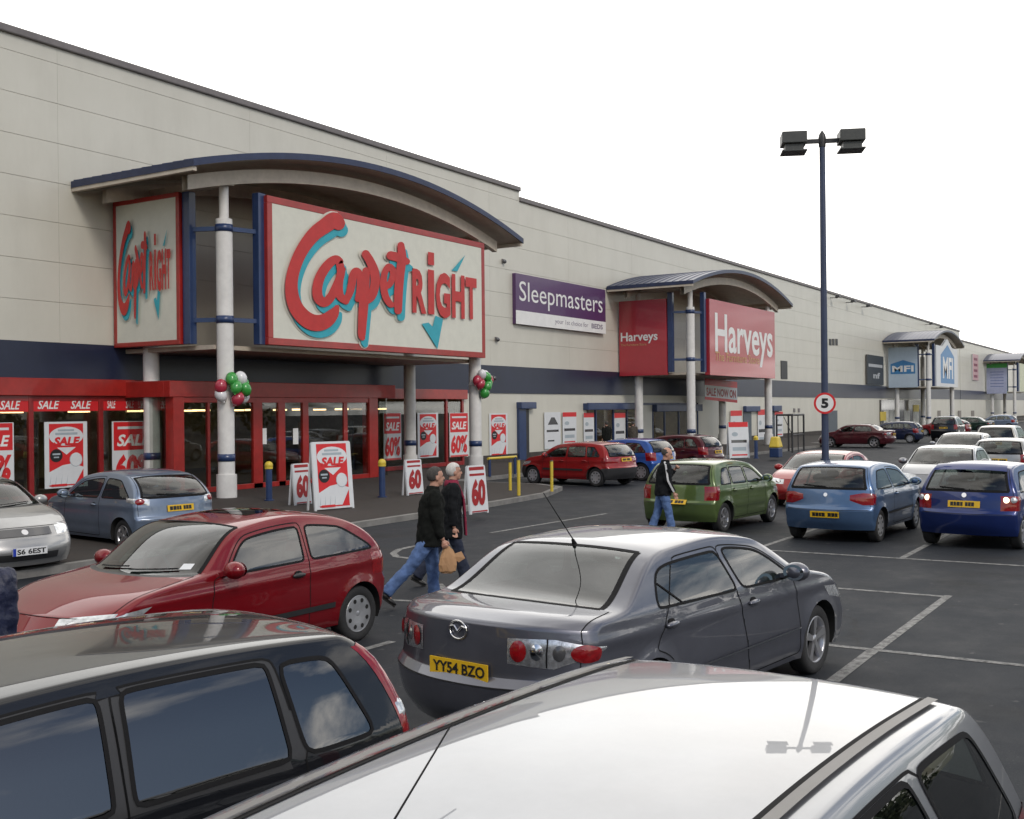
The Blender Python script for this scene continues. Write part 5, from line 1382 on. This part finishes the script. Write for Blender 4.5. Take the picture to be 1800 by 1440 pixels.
# silver car nearest the camera
ES = dict(scale_spec(ESTATE, L=4.75, H=1.42, W=1.87), ditch=[(.80,.835,0,.003),(.835,.885,1,.012)], ditch_mat=pmat('grey roof moulding', (.16,.155,.15), .45))
ES['wins'] = [dict(w, m=.05) for w in ES['wins']]; ES['wins'][2] = dict(r=(.46,.64,.98,1.3), f=(1.17,1.27,.95,1.3), door=None, m=.05, rad=.025)
silver, _ = car(ES, 'estate_car', 'bright silver car nearest the camera with grey roof mouldings', P_SILV, 2.46, 1.555, 177, q=1.5, glass=M_GLASSL)
TAIL_P = [[(M_TAIL, [(0,3.55),(.5,3.4),(1,3.6)], 5.05, .84, 1.03, .012, 'rect'), (M_HEADL, 3.85, 4.15, .86, 1.02, .018, 'rect')]]
FO = dict(scale_spec(ESTATE, L=4.15, H=1.39, W=1.70), tail=TAIL_P, rws=.80, belt=(.2,.86,3.0,.83),
  wins=[dict(r=(1.81,1.79,.9,1.3), f=FAR, door=0, m=.055), dict(r=(.95,.97,.9,1.3), f=(1.72,1.69,.9,1.3), door=1, m=.055), dict(r=(.44,.60,.9,1.25), f=(.87,.91,.9,1.3), door=None, m=.065, rad=.025)],
  doors=[dict(r=(1.78,1.75,.5,1.3), f=(2.95,2.85,.3,.95)), dict(r=(.86,.93,.7,1.3), f=(1.77,1.74,.5,1.3))])
FO['black_frames'] = True
car(FO, 'hatchback_car', 'black hatchback at lower left with tall red pillar lamps', P_BLACK, 2.75, 4.52, 170, q=1.4, glass=M_GLASSD)
FO['pts'] = [(n, {'hd':2.86,'cw':3.42,'r1':1.6}.get(n, x), z-.006*(n == 'r1'), dx, dz*(.7 if n in ('r1','rr','wt','hd') else 1)) for n, x, z, dx, dz in FO['pts']]
# red three door
RD = dict(scale_spec(HATCH3, L=3.90, H=1.45, W=1.68), strip=(.46,.9,3.0,.028), patches=[('sunroof', M_GLASSD, 6.55, 7.45, -.55, .55, .004), ('sticker', M_PWHITE, 8.80, 8.90, .70, .82, .004)], mirror_mat=None, handle_mat=M_TRIM)
RD['pts'] = [(n, {'bl':.10,'wt':.66,'rr':.90,'r1':1.50}.get(n, x), {'bl':.95,'wt':1.315,'rr':1.375,'r1':1.44}.get(n, z), dx, dz) for n, x, z, dx, dz in RD['pts']]
RD['pts'] = [(n, x+{'h1':.12,'hf':.26,'nt':.27,'nm':.27,'fb':.27}.get(n, 0), z, {'cw':-.46,'hd':-.08}.get(n, dx), dz) for n, x, z, dx, dz in RD['pts']]; RD['L'] += .27; RD['xf'] += .16
RD['wins'] = [RD['wins'][0], dict(r=(.36,1.0,.95,1.33), f=(1.39,1.36,.95,1.3), door=None, m=.065, rad=.02)]
car(RD, 'hatchback_car', 'dark red three door hatchback at left with sunroof', P_RED, 7.66, 8.43, 178.6, q=1.25, glass=M_GLASSR)
S206 = dict(scale_spec(HATCH3, L=3.83, H=1.43, W=1.65), tail=[[(M_HEADL, [(0,3.55),(1,3.75)], [(0,3.95),(1,4.02)], .70, 1.20, .010, 'rect'), (M_TAIL, 3.6, 3.95, .80, .98, .014, 'disc')]], alloy=True, spokes=6)
S206['pts'] = [(n, {'wt':.60,'rr':.82,'r1':1.42}.get(n, x), {'wt':1.33,'rr':1.385}.get(n, z), dx, dz) for n, x, z, dx, dz in S206['pts']]
S206['wins'] = [S206['wins'][0], dict(r=(.40,.95,.95,1.33), f=(1.36,1.33,.95,1.3), door=None, m=.065, rad=.02)]
car(S206, 'hatchback_car', 'ice blue small hatchback parked by the carpet shop pavement', P_LBLUE, 13.68, 17.1, 81)
AV = dict(scale_spec(SALOON, L=4.63, H=1.48, W=1.76), plates=[('front',15.0,'|S6 6EST')], head=[[(M_HEADL, [(0,13.0),(.6,12.75),(1,12.45)], [(0,13.95),(.6,13.85),(1,13.2)], .62, 1.22, .010, 'rect')]],
   patches=[('grille', M_LAMPDARK, 13.15, 13.85, -.5, .5, .010), ('lower_grille', M_TRIM, 15.15, 15.6, -.6, .6, .006)], emblem=round_badge(13.5, .05))
car(AV, 'saloon_car', 'warm silver saloon facing out at left edge, white plate', P_SILV2, 10.33, 16.95, -98)
# row facing away on the right
PO = dict(scale_spec(HATCH5, L=3.75, H=1.415, W=1.65), plates=[('rear',2.35,None)], tail=[[(M_TAIL, 3.0, 3.85, .74, 1.10, .010, 'rect')]], strip=(.50,.9,3.0,.022), strip_mat=P_GREEN, alloy=True, spokes=6)
car(PO, 'hatchback_car', 'apple green five door hatchback behind the balding man', P_GREEN, 21.7, 8.57, -3.4)
P3 = dict(scale_spec(HATCH3, L=4.0, H=1.43, W=1.69), plates=[('rear',1.55,None)], tail=[[(M_TAIL, [(0,3.35),(.5,3.1),(1,3.1)], [(0,3.62),(.5,3.75),(1,3.7)], .52, 1.06, .010, 'rect')]], emblem=round_badge(3.62,.035), strip=(.50,.9,3.1,.02))
car(P3, 'hatchback_car', 'steel blue hatchback in front of the lamp post, seen from behind', P_STEEL, 21.62, 5.62, -1.8)
M_LIT = emat('lit tail lamp', (1.0,.80,.55), 3.0)
MG = dict(scale_spec(HATCH3, L=3.95, H=1.45, W=1.69), plates=[('rear',3.30,None)], tail=[[(M_TAIL, 3.0, 3.75, .70, 1.10, .010, 'rect'), (M_LIT, 3.40, 3.70, .74, .85, .011, 'disc'), (M_HEADL, 3.40, 3.70, .87, .98, .011, 'disc')]], emblem=round_badge(3.75,.04), alloy=True,
   patches=[('roof_spoiler', P_BLUE, 4.82, 6.02, -.88, .88, .035)])
car(MG, 'hatchback_car', 'royal blue hatchback with glowing tail lamps at right edge', P_BLUE, 21.75, 3.18, -6)
# cars nosed in towards the shops
AS = dict(scale_spec(HATCH5, L=4.1, H=1.40, W=1.69), bumper_mat=M_TRIM, plates=[('rear',3.6,None)], tail=[[(M_TAIL, 3.3, 3.85, .45, 1.12, .010, 'rect')]], strip=(.52,.9,3.2,.03))
ca_ = car(AS, 'hatchback_car', 'red five door hatchback with grey bumpers nosed towards the shop', P_RED2, 31.6, 17.2, 80)
car(scale_spec(HATCH3, L=3.9, H=1.42), 'hatchback_car', 'mid blue hatchback parked beside the red five door', P_MBLUE, 34.7, 17.1, 82, q=.7)
car(scale_spec(HATCH5, L=4.15, H=1.44), 'hatchback_car', 'maroon hatchback parked behind the balding man', P_MAROON, 39.4, 17.3, 84, q=.7)
car(scale_spec(SALOON, L=4.5, H=1.40), 'saloon_car', 'maroon saloon parked side on right of the lamp post', P_MAROON, 66.2, 17.2, 88, q=.6)
car(scale_spec(HATCH5, L=4.0, H=1.42), 'hatchback_car', 'navy hatchback parked beside the maroon saloon', P_NAVY, 75.2, 17.2, 88, q=.5)
car(scale_spec(ESTATE, L=4.3, H=1.70, W=1.78), 'people_carrier', 'black tall people carrier seen from behind in the far lane', P_BLACK, 80.2, 14.6, 2, q=.5)
car(scale_spec(FAST, L=4.1, H=1.40), 'hatchback_car', 'dark red fastback parked beyond the black people carrier', P_RED, 92.5, 17.2, 88, q=.5)
car(scale_spec(SALOON, L=4.5, H=1.42), 'saloon_car', 'dark green saloon parked far off near the farthest canopy', P_DGREEN, 103, 17.2, 88, q=.5)
car(scale_spec(HATCH5, L=4.0, H=1.45), 'hatchback_car', 'mid blue hatchback far off at the right edge', P_LBLUE, 118, 17.0, 88, q=.5)
# next rows
car(scale_spec(FAST, L=4.1, H=1.31), 'coupe_car', 'low red coupe facing the camera behind the lamp post', P_RED2, 28.2, 8.2, 180, q=.7)
car(scale_spec(SALOON, L=4.4, H=1.40), 'saloon_car', 'pale silver saloon facing the camera behind the royal blue hatchback', P_SILV, 30.6, 5.6, 181, q=.7)
car(scale_spec(SALOON, L=4.5, H=1.42), 'saloon_car', 'silver saloon facing the camera in the middle distance, roof showing', P_SILV, 44.2, 7.5, 180, q=.6)
car(scale_spec(HATCH5, L=4.0, H=1.42), 'hatchback_car', 'silver hatchback with dark rear window, third row at right', P_SILV2, 37.6, 5.1, 0, q=.6)
car(scale_spec(ESTATE, L=4.2, H=1.58, W=1.75), 'estate_car', 'cream estate with dark rear window far off at right', P_CREAM, 51.0, 7.1, 0, q=.6)
car(scale_spec(HATCH5, L=4.0, H=1.42), 'hatchback_car', 'grey hatchback cut by the right edge behind the cream estate', P_GREY, 50.0, 4.9, 0, q=.5)
car(scale_spec(SALOON, L=4.4, H=1.40), 'saloon_car', 'silver saloon cut by the right edge behind the royal blue hatchback', P_SILV2, 33.0, 2.9, 180, q=.5)
# whip aerial on the near silver car
bx_, by_ = atz(650, 1505, 1.41); tr_ = ray(795, 1271); tk = (bx_+.62)/tr_.x; tip_ = Vector((tr_.x*tk, tr_.y*tk, HC+tr_.z*tk))
mi_ = (Matrix.Translation(silver.location) @ Matrix.Rotation(silver.rotation_euler.z, 4, 'Z')).inverted(); b0_, t0_ = mi_ @ Vector((bx_,by_,1.40)), mi_ @ tip_
mb = MB(); mb.cyl(b0_, b0_+(t0_-b0_)*.06, .011, .008, 10); mb.cyl(b0_+(t0_-b0_)*.06, t0_, .0032, .0026, 8); mb.build('aerial', M_RUBBER, silver)
# ------------------------------------------------------------------ people
M_SKIN = pmat('skin', (.46,.25,.18), .55, var=.10, nscale=12)
M_JEANS = pmat('blue denim', (.085,.15,.32), .85, var=.30, nscale=9, bump=.3); M_JEANSD = pmat('dark navy trousers', (.014,.020,.042), .85, var=.2)
M_COATK = pmat('black wool coat', (.010,.011,.010), .95, spec=.15, var=.35, nscale=14, bump=.4); M_COATD = pmat('black soft jacket', (.009,.010,.012), .9, spec=.2, var=.3, nscale=12)
M_COATN = pmat('navy quilted coat', (.012,.016,.045), .45, var=.3, nscale=6, bump=.5); M_COATB = pmat('brown coat', (.06,.05,.04), .85, var=.3)
M_SCARF = pmat('crimson scarf', (.22,.015,.045), .9, var=.25, nscale=30); M_BAG = pmat('brown paper bag', (.42,.24,.12), .75, var=.2)
M_HAIRD = pmat('dark grey hair', (.055,.050,.046), .85, var=.4, nscale=40); M_HAIRW = pmat('white hair', (.55,.53,.50), .7, var=.2, nscale=40)
M_SHOE = pmat('black shoe leather', (.012,.012,.012), .45); M_EYE = pmat('dark eye', (.015,.012,.01), .2); M_STRIPE = pmat('white sleeve stripe', (.55,.55,.56), .7)
def rot_y(v, a): c, s = math.cos(a), math.sin(a); return Vector((v[0]*c+v[2]*s, v[1], -v[0]*s+v[2]*c))
def remesh(o, vox, smooth=3):
    m = o.modifiers.new('remesh', 'REMESH'); m.mode = 'VOXEL'; m.voxel_size = vox; m.use_smooth_shade = True
    s = o.modifiers.new('smooth', 'SMOOTH'); s.iterations = smooth; s.factor = .5
_fold = bpy.data.textures.new('cloth folds', 'CLOUDS'); _fold.noise_scale = .11; _fold.noise_depth = 2
_fold2 = bpy.data.textures.new('trouser folds', 'CLOUDS'); _fold2.noise_scale = .075; _fold2.noise_depth = 2
def folds(o, tex, st):
    d = o.modifiers.new('folds', 'DISPLACE'); d.texture = tex; d.strength = st; d.mid_level = .5; d.texture_coords = 'LOCAL'
def person(label, loc, deg, pose, coat, legs, hair, hairkind='short', vox=.009, k=1.0, hem=.82, extras=None, group=None, girth=1.0):
    t = thing('person', label, 'person', loc, R(deg), group); t.scale = (k,k,k)
    J = {}
    lean = pose.get('lean', 0)
    hipz = pose.get('hipz', .93)
    P0 = Vector((0,0,hipz)); up = rot_y((0,0,1), R(lean))
    J['chest'] = P0+up*.36; J['neck'] = P0+up*.54; J['head'] = P0+up*.71+Vector((.03+pose.get('hx',0),0,pose.get('hz',0)))
    for sd, nm in ((1,'l'),(-1,'r')):
        th, kn = pose[nm+'leg']; h = P0+Vector((0,sd*.09,-.02)); J[nm+'hip'] = h
        kd = rot_y((0,0,-1), -R(th)); J[nm+'kn'] = h+kd*.43; ad = rot_y((0,0,-1), -R(th-kn)); J[nm+'an'] = J[nm+'kn']+ad*.42
        J[nm+'ft'] = pose.get(nm+'foot', 0)
        s_ = P0+up*.49+Vector((0,sd*.185,0)); J[nm+'sh'] = s_
        e, w = pose[nm+'arm']; J[nm+'el'] = s_+Vector(e).normalized()*.285; J[nm+'wr'] = J[nm+'el']+Vector(w).normalized()*.25
        J[nm+'hd'] = Vector(w).normalized()
    # body: one continuous skin
    mb = MB(); H = J['head']
    yaw = R(pose.get('headyaw', 0)); nod = R(pose.get('nod', 0))
    hr = Euler((0, nod, yaw)).to_matrix()
    hp = lambda x,y,z: H + hr @ Vector((x,y,z))
    mb.ball(hp(-.012,0,.022), .098, .077, .098, 20, 14); mb.ball(hp(.012,0,-.035), .080, .064, .085, 18, 12, rot=hr)
    mb.ball(hp(.058,0,-.092), .030, .036, .026, 12, 8); mb.capsule(hp(.085,0,.008), hp(.104,0,-.026), .011, .016, 8); mb.ball(hp(.086,0,-.062), .014,.026,.013, 10, 6)
    mb.ball(hp(.074,.0,.030), .020,.052,.013, 12, 6)
    for sd in (1,-1): mb.ball(hp(-.005,sd*.078,-.015), .026,.011,.034, 10, 8, rot=hr)
    mb.capsule(J['neck']-Vector((0,0,.04)), hp(-.01,0,-.07), .062, .056)
    mb.capsule(P0, J['chest'], .115, .13); mb.capsule(J['lsh'], J['rsh'], .06, .06); mb.capsule(J['chest'], J['neck'], .11, .07)
    for nm in 'lr':
        mb.capsule(J[nm+'hip'], J[nm+'kn'], .075, .052); mb.capsule(J[nm+'kn'], J[nm+'an'], .052, .036)
        mb.capsule(J[nm+'sh'], J[nm+'el'], .048, .038); mb.capsule(J[nm+'el'], J[nm+'wr'], .036, .026)
        # hand: palm, four unequal curled fingers, thumb from the side of the palm
        d = J[nm+'hd']; wr = J[nm+'wr']; sd = 1 if nm == 'l' else -1
        side = Vector((1,0,0)) if abs(d.x) < .7 else Vector((0,0,1)); side = (side-d*side.dot(d)).normalized(); nrm_ = d.cross(side).normalized()*sd
        palm = wr+d*.055; 
        mb.ball(palm, .030, .030, .030, 10, 8); mb.ball(wr+d*.075+side*.012, .026, .024, .026, 10, 8); mb.ball(wr+d*.075-side*.014, .024, .022, .026, 10, 8)
        curl = pose.get(nm+'curl', .5)
        for f, (o_, L_) in enumerate(((.030,.070),(.010,.080),(-.011,.074),(-.031,.058))):
            a = wr+d*.092+side*o_; m1 = a+(d*math.cos(curl)-nrm_*math.sin(curl))*L_*.5; m2 = m1+(d*math.cos(curl*2.2)-nrm_*math.sin(curl*2.2))*L_*.5
            mb.capsule(a, m1, .0098, .0088, 8); mb.capsule(m1, m2, .0088, .0075, 8)
        a = wr+d*.035+side*.026; m1 = a+(d*.7+side*.75-nrm_*.3).normalized()*.036; mb.capsule(a, m1, .0115, .010, 8); mb.capsule(m1, m1+(d*.95+side*.15-nrm_*.3).normalized()*.030, .010, .0085, 8)
        an = J[nm+'an']; fa = R(J[nm+'ft']); mb.capsule(an, an+rot_y((.085,0,-.05), fa), .033, .026)
    b = mb.build('body', M_SKIN, t); remesh(b, vox, 2)
    mb = MB()
    for sd in (1,-1): mb.ball(hp(.080,sd*.030,.006), .010,.013,.008, 10, 6)
    mb.build('eye', M_EYE, t)
    # trousers
    mb = MB(); mb.ball(P0+Vector((0,0,.02)), .135, .175, .13); fl = pose.get('flare', .075)
    for nm in 'lr':
        mb.capsule(J[nm+'hip'], J[nm+'kn'], .098*girth, .076); end = J[nm+'kn']+(J[nm+'an']-J[nm+'kn'])*1.04; mb.cyl(J[nm+'kn'], end, .074, fl, 16); mb.ball(J[nm+'kn'], .075)
    o = mb.build('trousers', legs, t); remesh(o, max(vox, .012), 3); folds(o, _fold2, .030)
    # shoes
    for nm in 'lr':
        an = J[nm+'an']; a = R(J[nm+'ft']); f = rot_y((1,0,0), a); u_ = rot_y((0,0,1), a); mb = MB()
        mb.ball(an+f*.015-u_*.045, .075,.044,.045, 14, 8, rot=Matrix.Rotation(a,3,'Y')); mb.ball(an+f*.105-u_*.055, .085,.046,.032, 14, 8, rot=Matrix.Rotation(a,3,'Y')); mb.beam(an-f*.05-u_*.082, an+f*.18-u_*.082, .075, .018, up=(0,0,1))
        mb.build('shoe', M_SHOE, t)
    # coat
    mb = MB(); g = girth
    rings = [(hem,.155*g,.205*g,0),(hem+.12,.150*g,.200*g,0),(1.05,.145*g,.190*g,.0),(1.20,.145*g,.195*g,.0),(1.34,.135*g,.205*g,0),(1.42,.110*g,.185*g,0),(1.475,.085,.11,0),(1.525,.075,.078,0)]
    n = 24; vs = []
    for z, rx, ry, _ in rings:
        zz = z-.93; c = P0+up*zz if zz > 0 else P0+Vector((0,0,zz))
        for i in range(n): a = 2*math.pi*i/n; vs.append(c+Vector((rx*math.cos(a), ry*math.sin(a), 0)))
    fs = [(j*n+i, j*n+(i+1)%n, (j+1)*n+(i+1)%n, (j+1)*n+i) for j in range(len(rings)-1) for i in range(n)]+[tuple(reversed(range(n))), tuple(range((len(rings)-1)*n, len(rings)*n))]
    mb.add(vs, fs, 0, True)
    for nm in 'lr':
        mb.capsule(J[nm+'sh']-Vector((0,0,.01)), J[nm+'el'], .078*g, .064); mb.cyl(J[nm+'el'], J[nm+'el']+(J[nm+'wr']-J[nm+'el'])*.97, .062, .048, 14); mb.ball(J[nm+'el'], .063)
        if pose.get('stripe') == nm: pass
    o = mb.build('coat', coat, t); remesh(o, max(vox, .013), 4); folds(o, _fold, .045)
    if pose.get('stripe'):
        nm = pose['stripe']; sd = 1 if nm == 'l' else -1; mb = MB()
        pts = [J[nm+'sh']+Vector((-.03,sd*.0,.075)), J[nm+'sh']+Vector((-.02,sd*.072,.02)), J[nm+'el']+Vector((-.01,sd*.062,.0)), J[nm+'wr']+Vector((-.0,sd*.05,.01))]
        for a, c in zip(pts[:-1], pts[1:]): mb.beam(a, c, .035, .016, up=(0,1,0))
        mb.build('sleeve_stripe', M_STRIPE, t, bevel=.004)
    # hair
    mb = MB(); mb.ball((0,0,0), .103,.082,.103, 40, 30); kp = []
    for f in mb.f:
        c = sum((Vector(mb.v[i]) for i in f), Vector())/len(f)
        if hairkind == 'bald': ok = -.06 < c.z < .055 and c.x < .02 and not (c.z > .02 and c.x > -.02)
        elif hairkind == 'full': ok = (c.x < .02 and c.z > -.085) or (c.z > .045 and c.x < .08-.0)
        else: ok = (c.x < -.02 and c.z > -.065) or (c.z > -.005 and c.x < .022) or (c.z > .052 and c.x < .072)
        if ok: kp.append(f)
    mb.f = kp; mb.m = [0]*len(kp); mb.sm = [True]*len(kp)
    mb.v = [tuple(hp(v[0]-.014, v[1], v[2]+.022)) for v in mb.v]
    o = mb.build('hair', hair, t); s_ = o.modifiers.new('thick', 'SOLIDIFY'); s_.thickness = .010; s_.offset = -.6
    if extras: extras(t, J, hp)
    return t, J
DN = (0,0,-1)
def gp(px, py): x, y = atz(px, py); return (x, y, 0)
manp = dict(lleg=(6,4), rleg=(-36,8), rfoot=38, lfoot=0, larm=((-.05,.10,-1),(.12,.05,-1)), rarm=((.06,-.14,-1),(.30,.0,-1)), lean=4, hipz=.88, headyaw=12, rcurl=1.2, lcurl=.9)
tm, Jm = person('man in black jacket and blue jeans walking with a brown paper bag', gp(757,1066), -46, manp, M_COATK, M_JEANS, M_HAIRD, 'short', k=1.02, hem=.80, girth=1.12, vox=.008)
# the bag he carries
wb = Matrix.Translation(tm.location) @ Matrix.Rotation(R(-46),4,'Z') @ Matrix.Scale(1.02,4); hpos = wb @ (Jm['rwr']+Jm['rhd']*.13)
tb = thing('paper_bag', 'crumpled brown paper bag held by the man in jeans', 'bag', tuple(hpos), R(-46))
mb = MB(); vs = []; N_ = 14
for j, (z, rx, ry) in enumerate(((.03,.03,.02),(-.02,.06,.03),(-.09,.095,.045),(-.19,.11,.055),(-.27,.10,.05),(-.29,.06,.03))):
    for i in range(N_):
        a = 2*math.pi*i/N_; q_ = 1+.16*math.sin(3*a+j)+random.uniform(-.05,.05); vs.append((rx*q_*math.cos(a)+.02, ry*q_*math.sin(a), z+random.uniform(-.012,.012)))
mb.add(vs, [(j*N_+i,j*N_+(i+1)%N_,(j+1)*N_+(i+1)%N_,(j+1)*N_+i) for j in range(5) for i in range(N_)]+[tuple(range(N_)),tuple(reversed(range(5*N_,6*N_)))], 0, False); mb.build('sack', M_BAG, tb)
mb = MB(); mb.add([(.06,.0,-.08),(.20,.01,-.04),(.24,-.01,-.12),(.16,.0,-.17),(.06,.03,-.08),(.20,.04,-.04),(.24,.02,-.12),(.16,.03,-.17)], [(0,1,2,3),(7,6,5,4),(0,4,5,1),(1,5,6,2),(2,6,7,3),(3,7,4,0)]); mb.build('flap', M_BAG, tb)
def scarf(t, J, hp):
    mb = MB(); n = J['neck']; mb.lathe([(-.05,.085),(-.02,.105),(.03,.10),(.055,.08)], n, (0,0,1), 18); mb.build('scarf', M_SCARF, t)
    mb = MB(); pts = [n+Vector((.08,-.055,-.02)), n+Vector((.150,-.07,-.20)), n+Vector((.168,-.075,-.45)), n+Vector((.178,-.08,-.72))]
    for a, c in zip(pts[:-1], pts[1:]): mb.beam(a, c, .10, .03, up=(1,0,0))
    mb.build('scarf_end', M_SCARF, t, bevel=.01)
wp_ = dict(lleg=(-27,12), rleg=(16,2), lfoot=30, rfoot=-8, larm=((-.1,.12,-1),(.05,.05,-1)), rarm=((-.12,-.12,-1),(.10,.05,-1)), lean=3, hipz=.885, headyaw=4, flare=.10)
xw, yw = atz(792,1030)
person('woman with white hair and crimson scarf in a black coat', (xw,yw,0), -44, wp_, M_COATD, M_JEANSD, M_HAIRW, 'full', k=1.0, hem=.72, extras=scarf, girth=1.08, vox=.008)
fm = dict(lleg=(-14,6), rleg=(14,4), lfoot=14, rfoot=-8, larm=((.25,.10,-1),(.55,-.35,.75)), rarm=((.10,-.12,-1),(.42,.10,-.9)), lean=5, hipz=.91, nod=16, headyaw=-6, stripe='r', lcurl=1.2)
person('balding man in black jacket with white sleeve stripe by green hatchback', gp(1166,946), -58, fm, M_COATD, M_JEANS, M_HAIRD, 'bald', k=.98, hem=.84, girth=1.08, vox=.010)
st = dict(lleg=(2,2), rleg=(-3,2), larm=((0,.12,-1),(.1,.05,-1)), rarm=((0,-.12,-1),(.1,0,-1)), hipz=.93)
xe, ye = atz(-44,984,1.47)
person('person in navy quilted coat half out of frame at left edge', (xe,ye,0), 50, st, M_COATN, M_JEANSD, M_HAIRD, 'short', k=.94, hem=.80, girth=1.25, vox=.012)
person('distant person in black coat outside the furniture shop window', (47.6,24.3,.13), 60, st, M_COATK, M_JEANSD, M_HAIRD, 'full', k=.97, vox=.02)
person('distant person in brown coat by the furniture shop door', (50.3,24.2,.13), 20, dict(st, lean=6), M_COATB, M_JEANSD, M_HAIRD, 'full', k=.95, hem=.72, vox=.02)
# ------------------------------------------------------------------ trees across the road (seen in the car windows)
def leaf_mat():
    m, nt, out = new_mat('tree foliage'); b = nt.nodes.new('ShaderNodeBsdfPrincipled'); f = noise(nt, .8, 4)
    nt.links.new(ramp(nt, f, [(.3,(.02,.035,.012)),(.7,(.06,.075,.028))]), b.inputs['Base Color']); b.inputs['Roughness'].default_value = .8; nt.links.new(b.outputs[0], out.inputs[0]); return m
mb = MB(); rnd = random.Random(3)
for k in range(34):
    cx = -60+4.6*k+rnd.uniform(-1,1); cy = -44+rnd.uniform(-3,3); hh = rnd.uniform(2.2,4.6)
    for c in range(7):
        ox, oy, oz = cx+rnd.gauss(0,1.5), cy+rnd.gauss(0,1.0), hh*rnd.uniform(.25,.95); rr = rnd.uniform(.8,1.6)
        for _ in range(34):
            v = Vector((rnd.gauss(0,1),rnd.gauss(0,1),rnd.gauss(0,1))).normalized()*rr*rnd.uniform(.5,1); p = Vector((ox,oy,oz))+v
            a = Vector((rnd.uniform(-1,1),rnd.uniform(-1,1),rnd.uniform(-1,1))).normalized()*.35; b_ = a.cross(v).normalized()*.22
            if p.z < .3: continue
            mb.add([p-a, p+b_, p+a, p-b_], [(0,1,2,3)])
tl = mb.build('treeline', leaf_mat()); tag(tl, 'low dark line of bushes and trees across the road', 'trees', kind='stuff')
# ------------------------------------------------------------------ daylight
EL, AZ = R(38), R(-118)      # sun seen from -Y side, behind the camera
sd_ = Vector((math.cos(EL)*math.cos(AZ), math.cos(EL)*math.sin(AZ), math.sin(EL)))
W_ = bpy.data.worlds.new("World"); SC.world = W_; W_.use_nodes = True; nt = W_.node_tree; nt.nodes.clear()
out = nt.nodes.new('ShaderNodeOutputWorld'); bg = nt.nodes.new('ShaderNodeBackground'); bg.inputs[1].default_value = .11
sky = nt.nodes.new('ShaderNodeTexSky'); sky.sky_type = 'NISHITA'; sky.sun_disc = False; sky.sun_elevation = EL; sky.sun_rotation = R(90)-AZ; sky.dust_density = 1.5
tc = nt.nodes.new('ShaderNodeTexCoord'); sx = nt.nodes.new('ShaderNodeSeparateXYZ'); nt.links.new(tc.outputs['Generated'], sx.inputs[0])
def mth(op, a, b=None):
    n = nt.nodes.new('ShaderNodeMath'); n.operation = op
    for i, v in enumerate((a, b)):
        if v is None: continue
        if isinstance(v, (int, float)): n.inputs[i].default_value = v
        else: nt.links.new(v, n.inputs[i])
    return n.outputs[0]
zc_ = mth('MAXIMUM', sx.outputs[2], .0); den = mth('ADD', zc_, .16)
cb = nt.nodes.new('ShaderNodeCombineXYZ'); nt.links.new(mth('DIVIDE', sx.outputs[0], den), cb.inputs[0]); nt.links.new(mth('DIVIDE', sx.outputs[1], den), cb.inputs[1])
nz_ = nt.nodes.new('ShaderNodeTexNoise'); nz_.inputs['Scale'].default_value = 1.15; nz_.inputs['Detail'].default_value = 8; nz_.inputs['Roughness'].default_value = .55; nt.links.new(cb.outputs[0], nz_.inputs['Vector'])
cover = mth('ADD', mth('ADD', nz_.outputs['Fac'], mth('ADD', mth('MULTIPLY', mth('MAXIMUM', sx.outputs[1], -.12), .62), mth('MULTIPLY', mth('MINIMUM', sx.outputs[0], .25), .15))), mth('MULTIPLY', zc_, mth('ADD', .07, mth('MULTIPLY', sx.outputs[1], .10))))
mask = ramp(nt, cover, [(.45, (0,)*3), (.56, (1,)*3)])
cc = ramp(nt, cover, [(.45, (9.0,9.0,9.1)), (.62, (13.5,13.0,12.2)), (1.0, (14.5,14.4,14.0))])
glow = mth('ADD', 1.0, mth('MULTIPLY', mth('MAXIMUM', sx.outputs[0], 0), .55))
n2 = nt.nodes.new('ShaderNodeTexNoise'); n2.inputs['Scale'].default_value = 2.6; n2.inputs['Detail'].default_value = 6; nt.links.new(cb.outputs[0], n2.inputs['Vector'])
up_ = mth('SUBTRACT', 1.0, mth('MULTIPLY', mth('MULTIPLY', zc_, zc_), ramp(nt, n2.outputs['Fac'], [(.38,(.62,)*3),(.62,(.12,)*3)])))
cc = mixc(nt, 1.0, mixc(nt, 1.0, cc, glow, 'MULTIPLY'), up_, 'MULTIPLY')
nt.links.new(mixc(nt, mask, sky.outputs[0], cc), bg.inputs[0]); nt.links.new(bg.outputs[0], out.inputs[0])
sl = bpy.data.lights.new('sun', 'SUN'); so = bpy.data.objects.new('sun', sl); COL.objects.link(so)
sl.energy = 1.15; sl.angle = R(14); sl.color = (1.0,.95,.87); so.rotation_euler = sd_.to_track_quat('Z','Y').to_euler(); so.location = (0,-30,40)
SC.view_settings.view_transform = 'Standard'; SC.view_settings.look = 'None'; SC.view_settings.exposure = 0; SC.view_settings.gamma = 1
SC.render.engine = 'CYCLES'; SC.cycles.max_bounces = 8; SC.cycles.transparent_max_bounces = 12; SC.cycles.caustics_reflective = False; SC.cycles.caustics_refractive = False
SC.cycles.use_denoising = True
SC.cycles.sample_clamp_indirect = 6
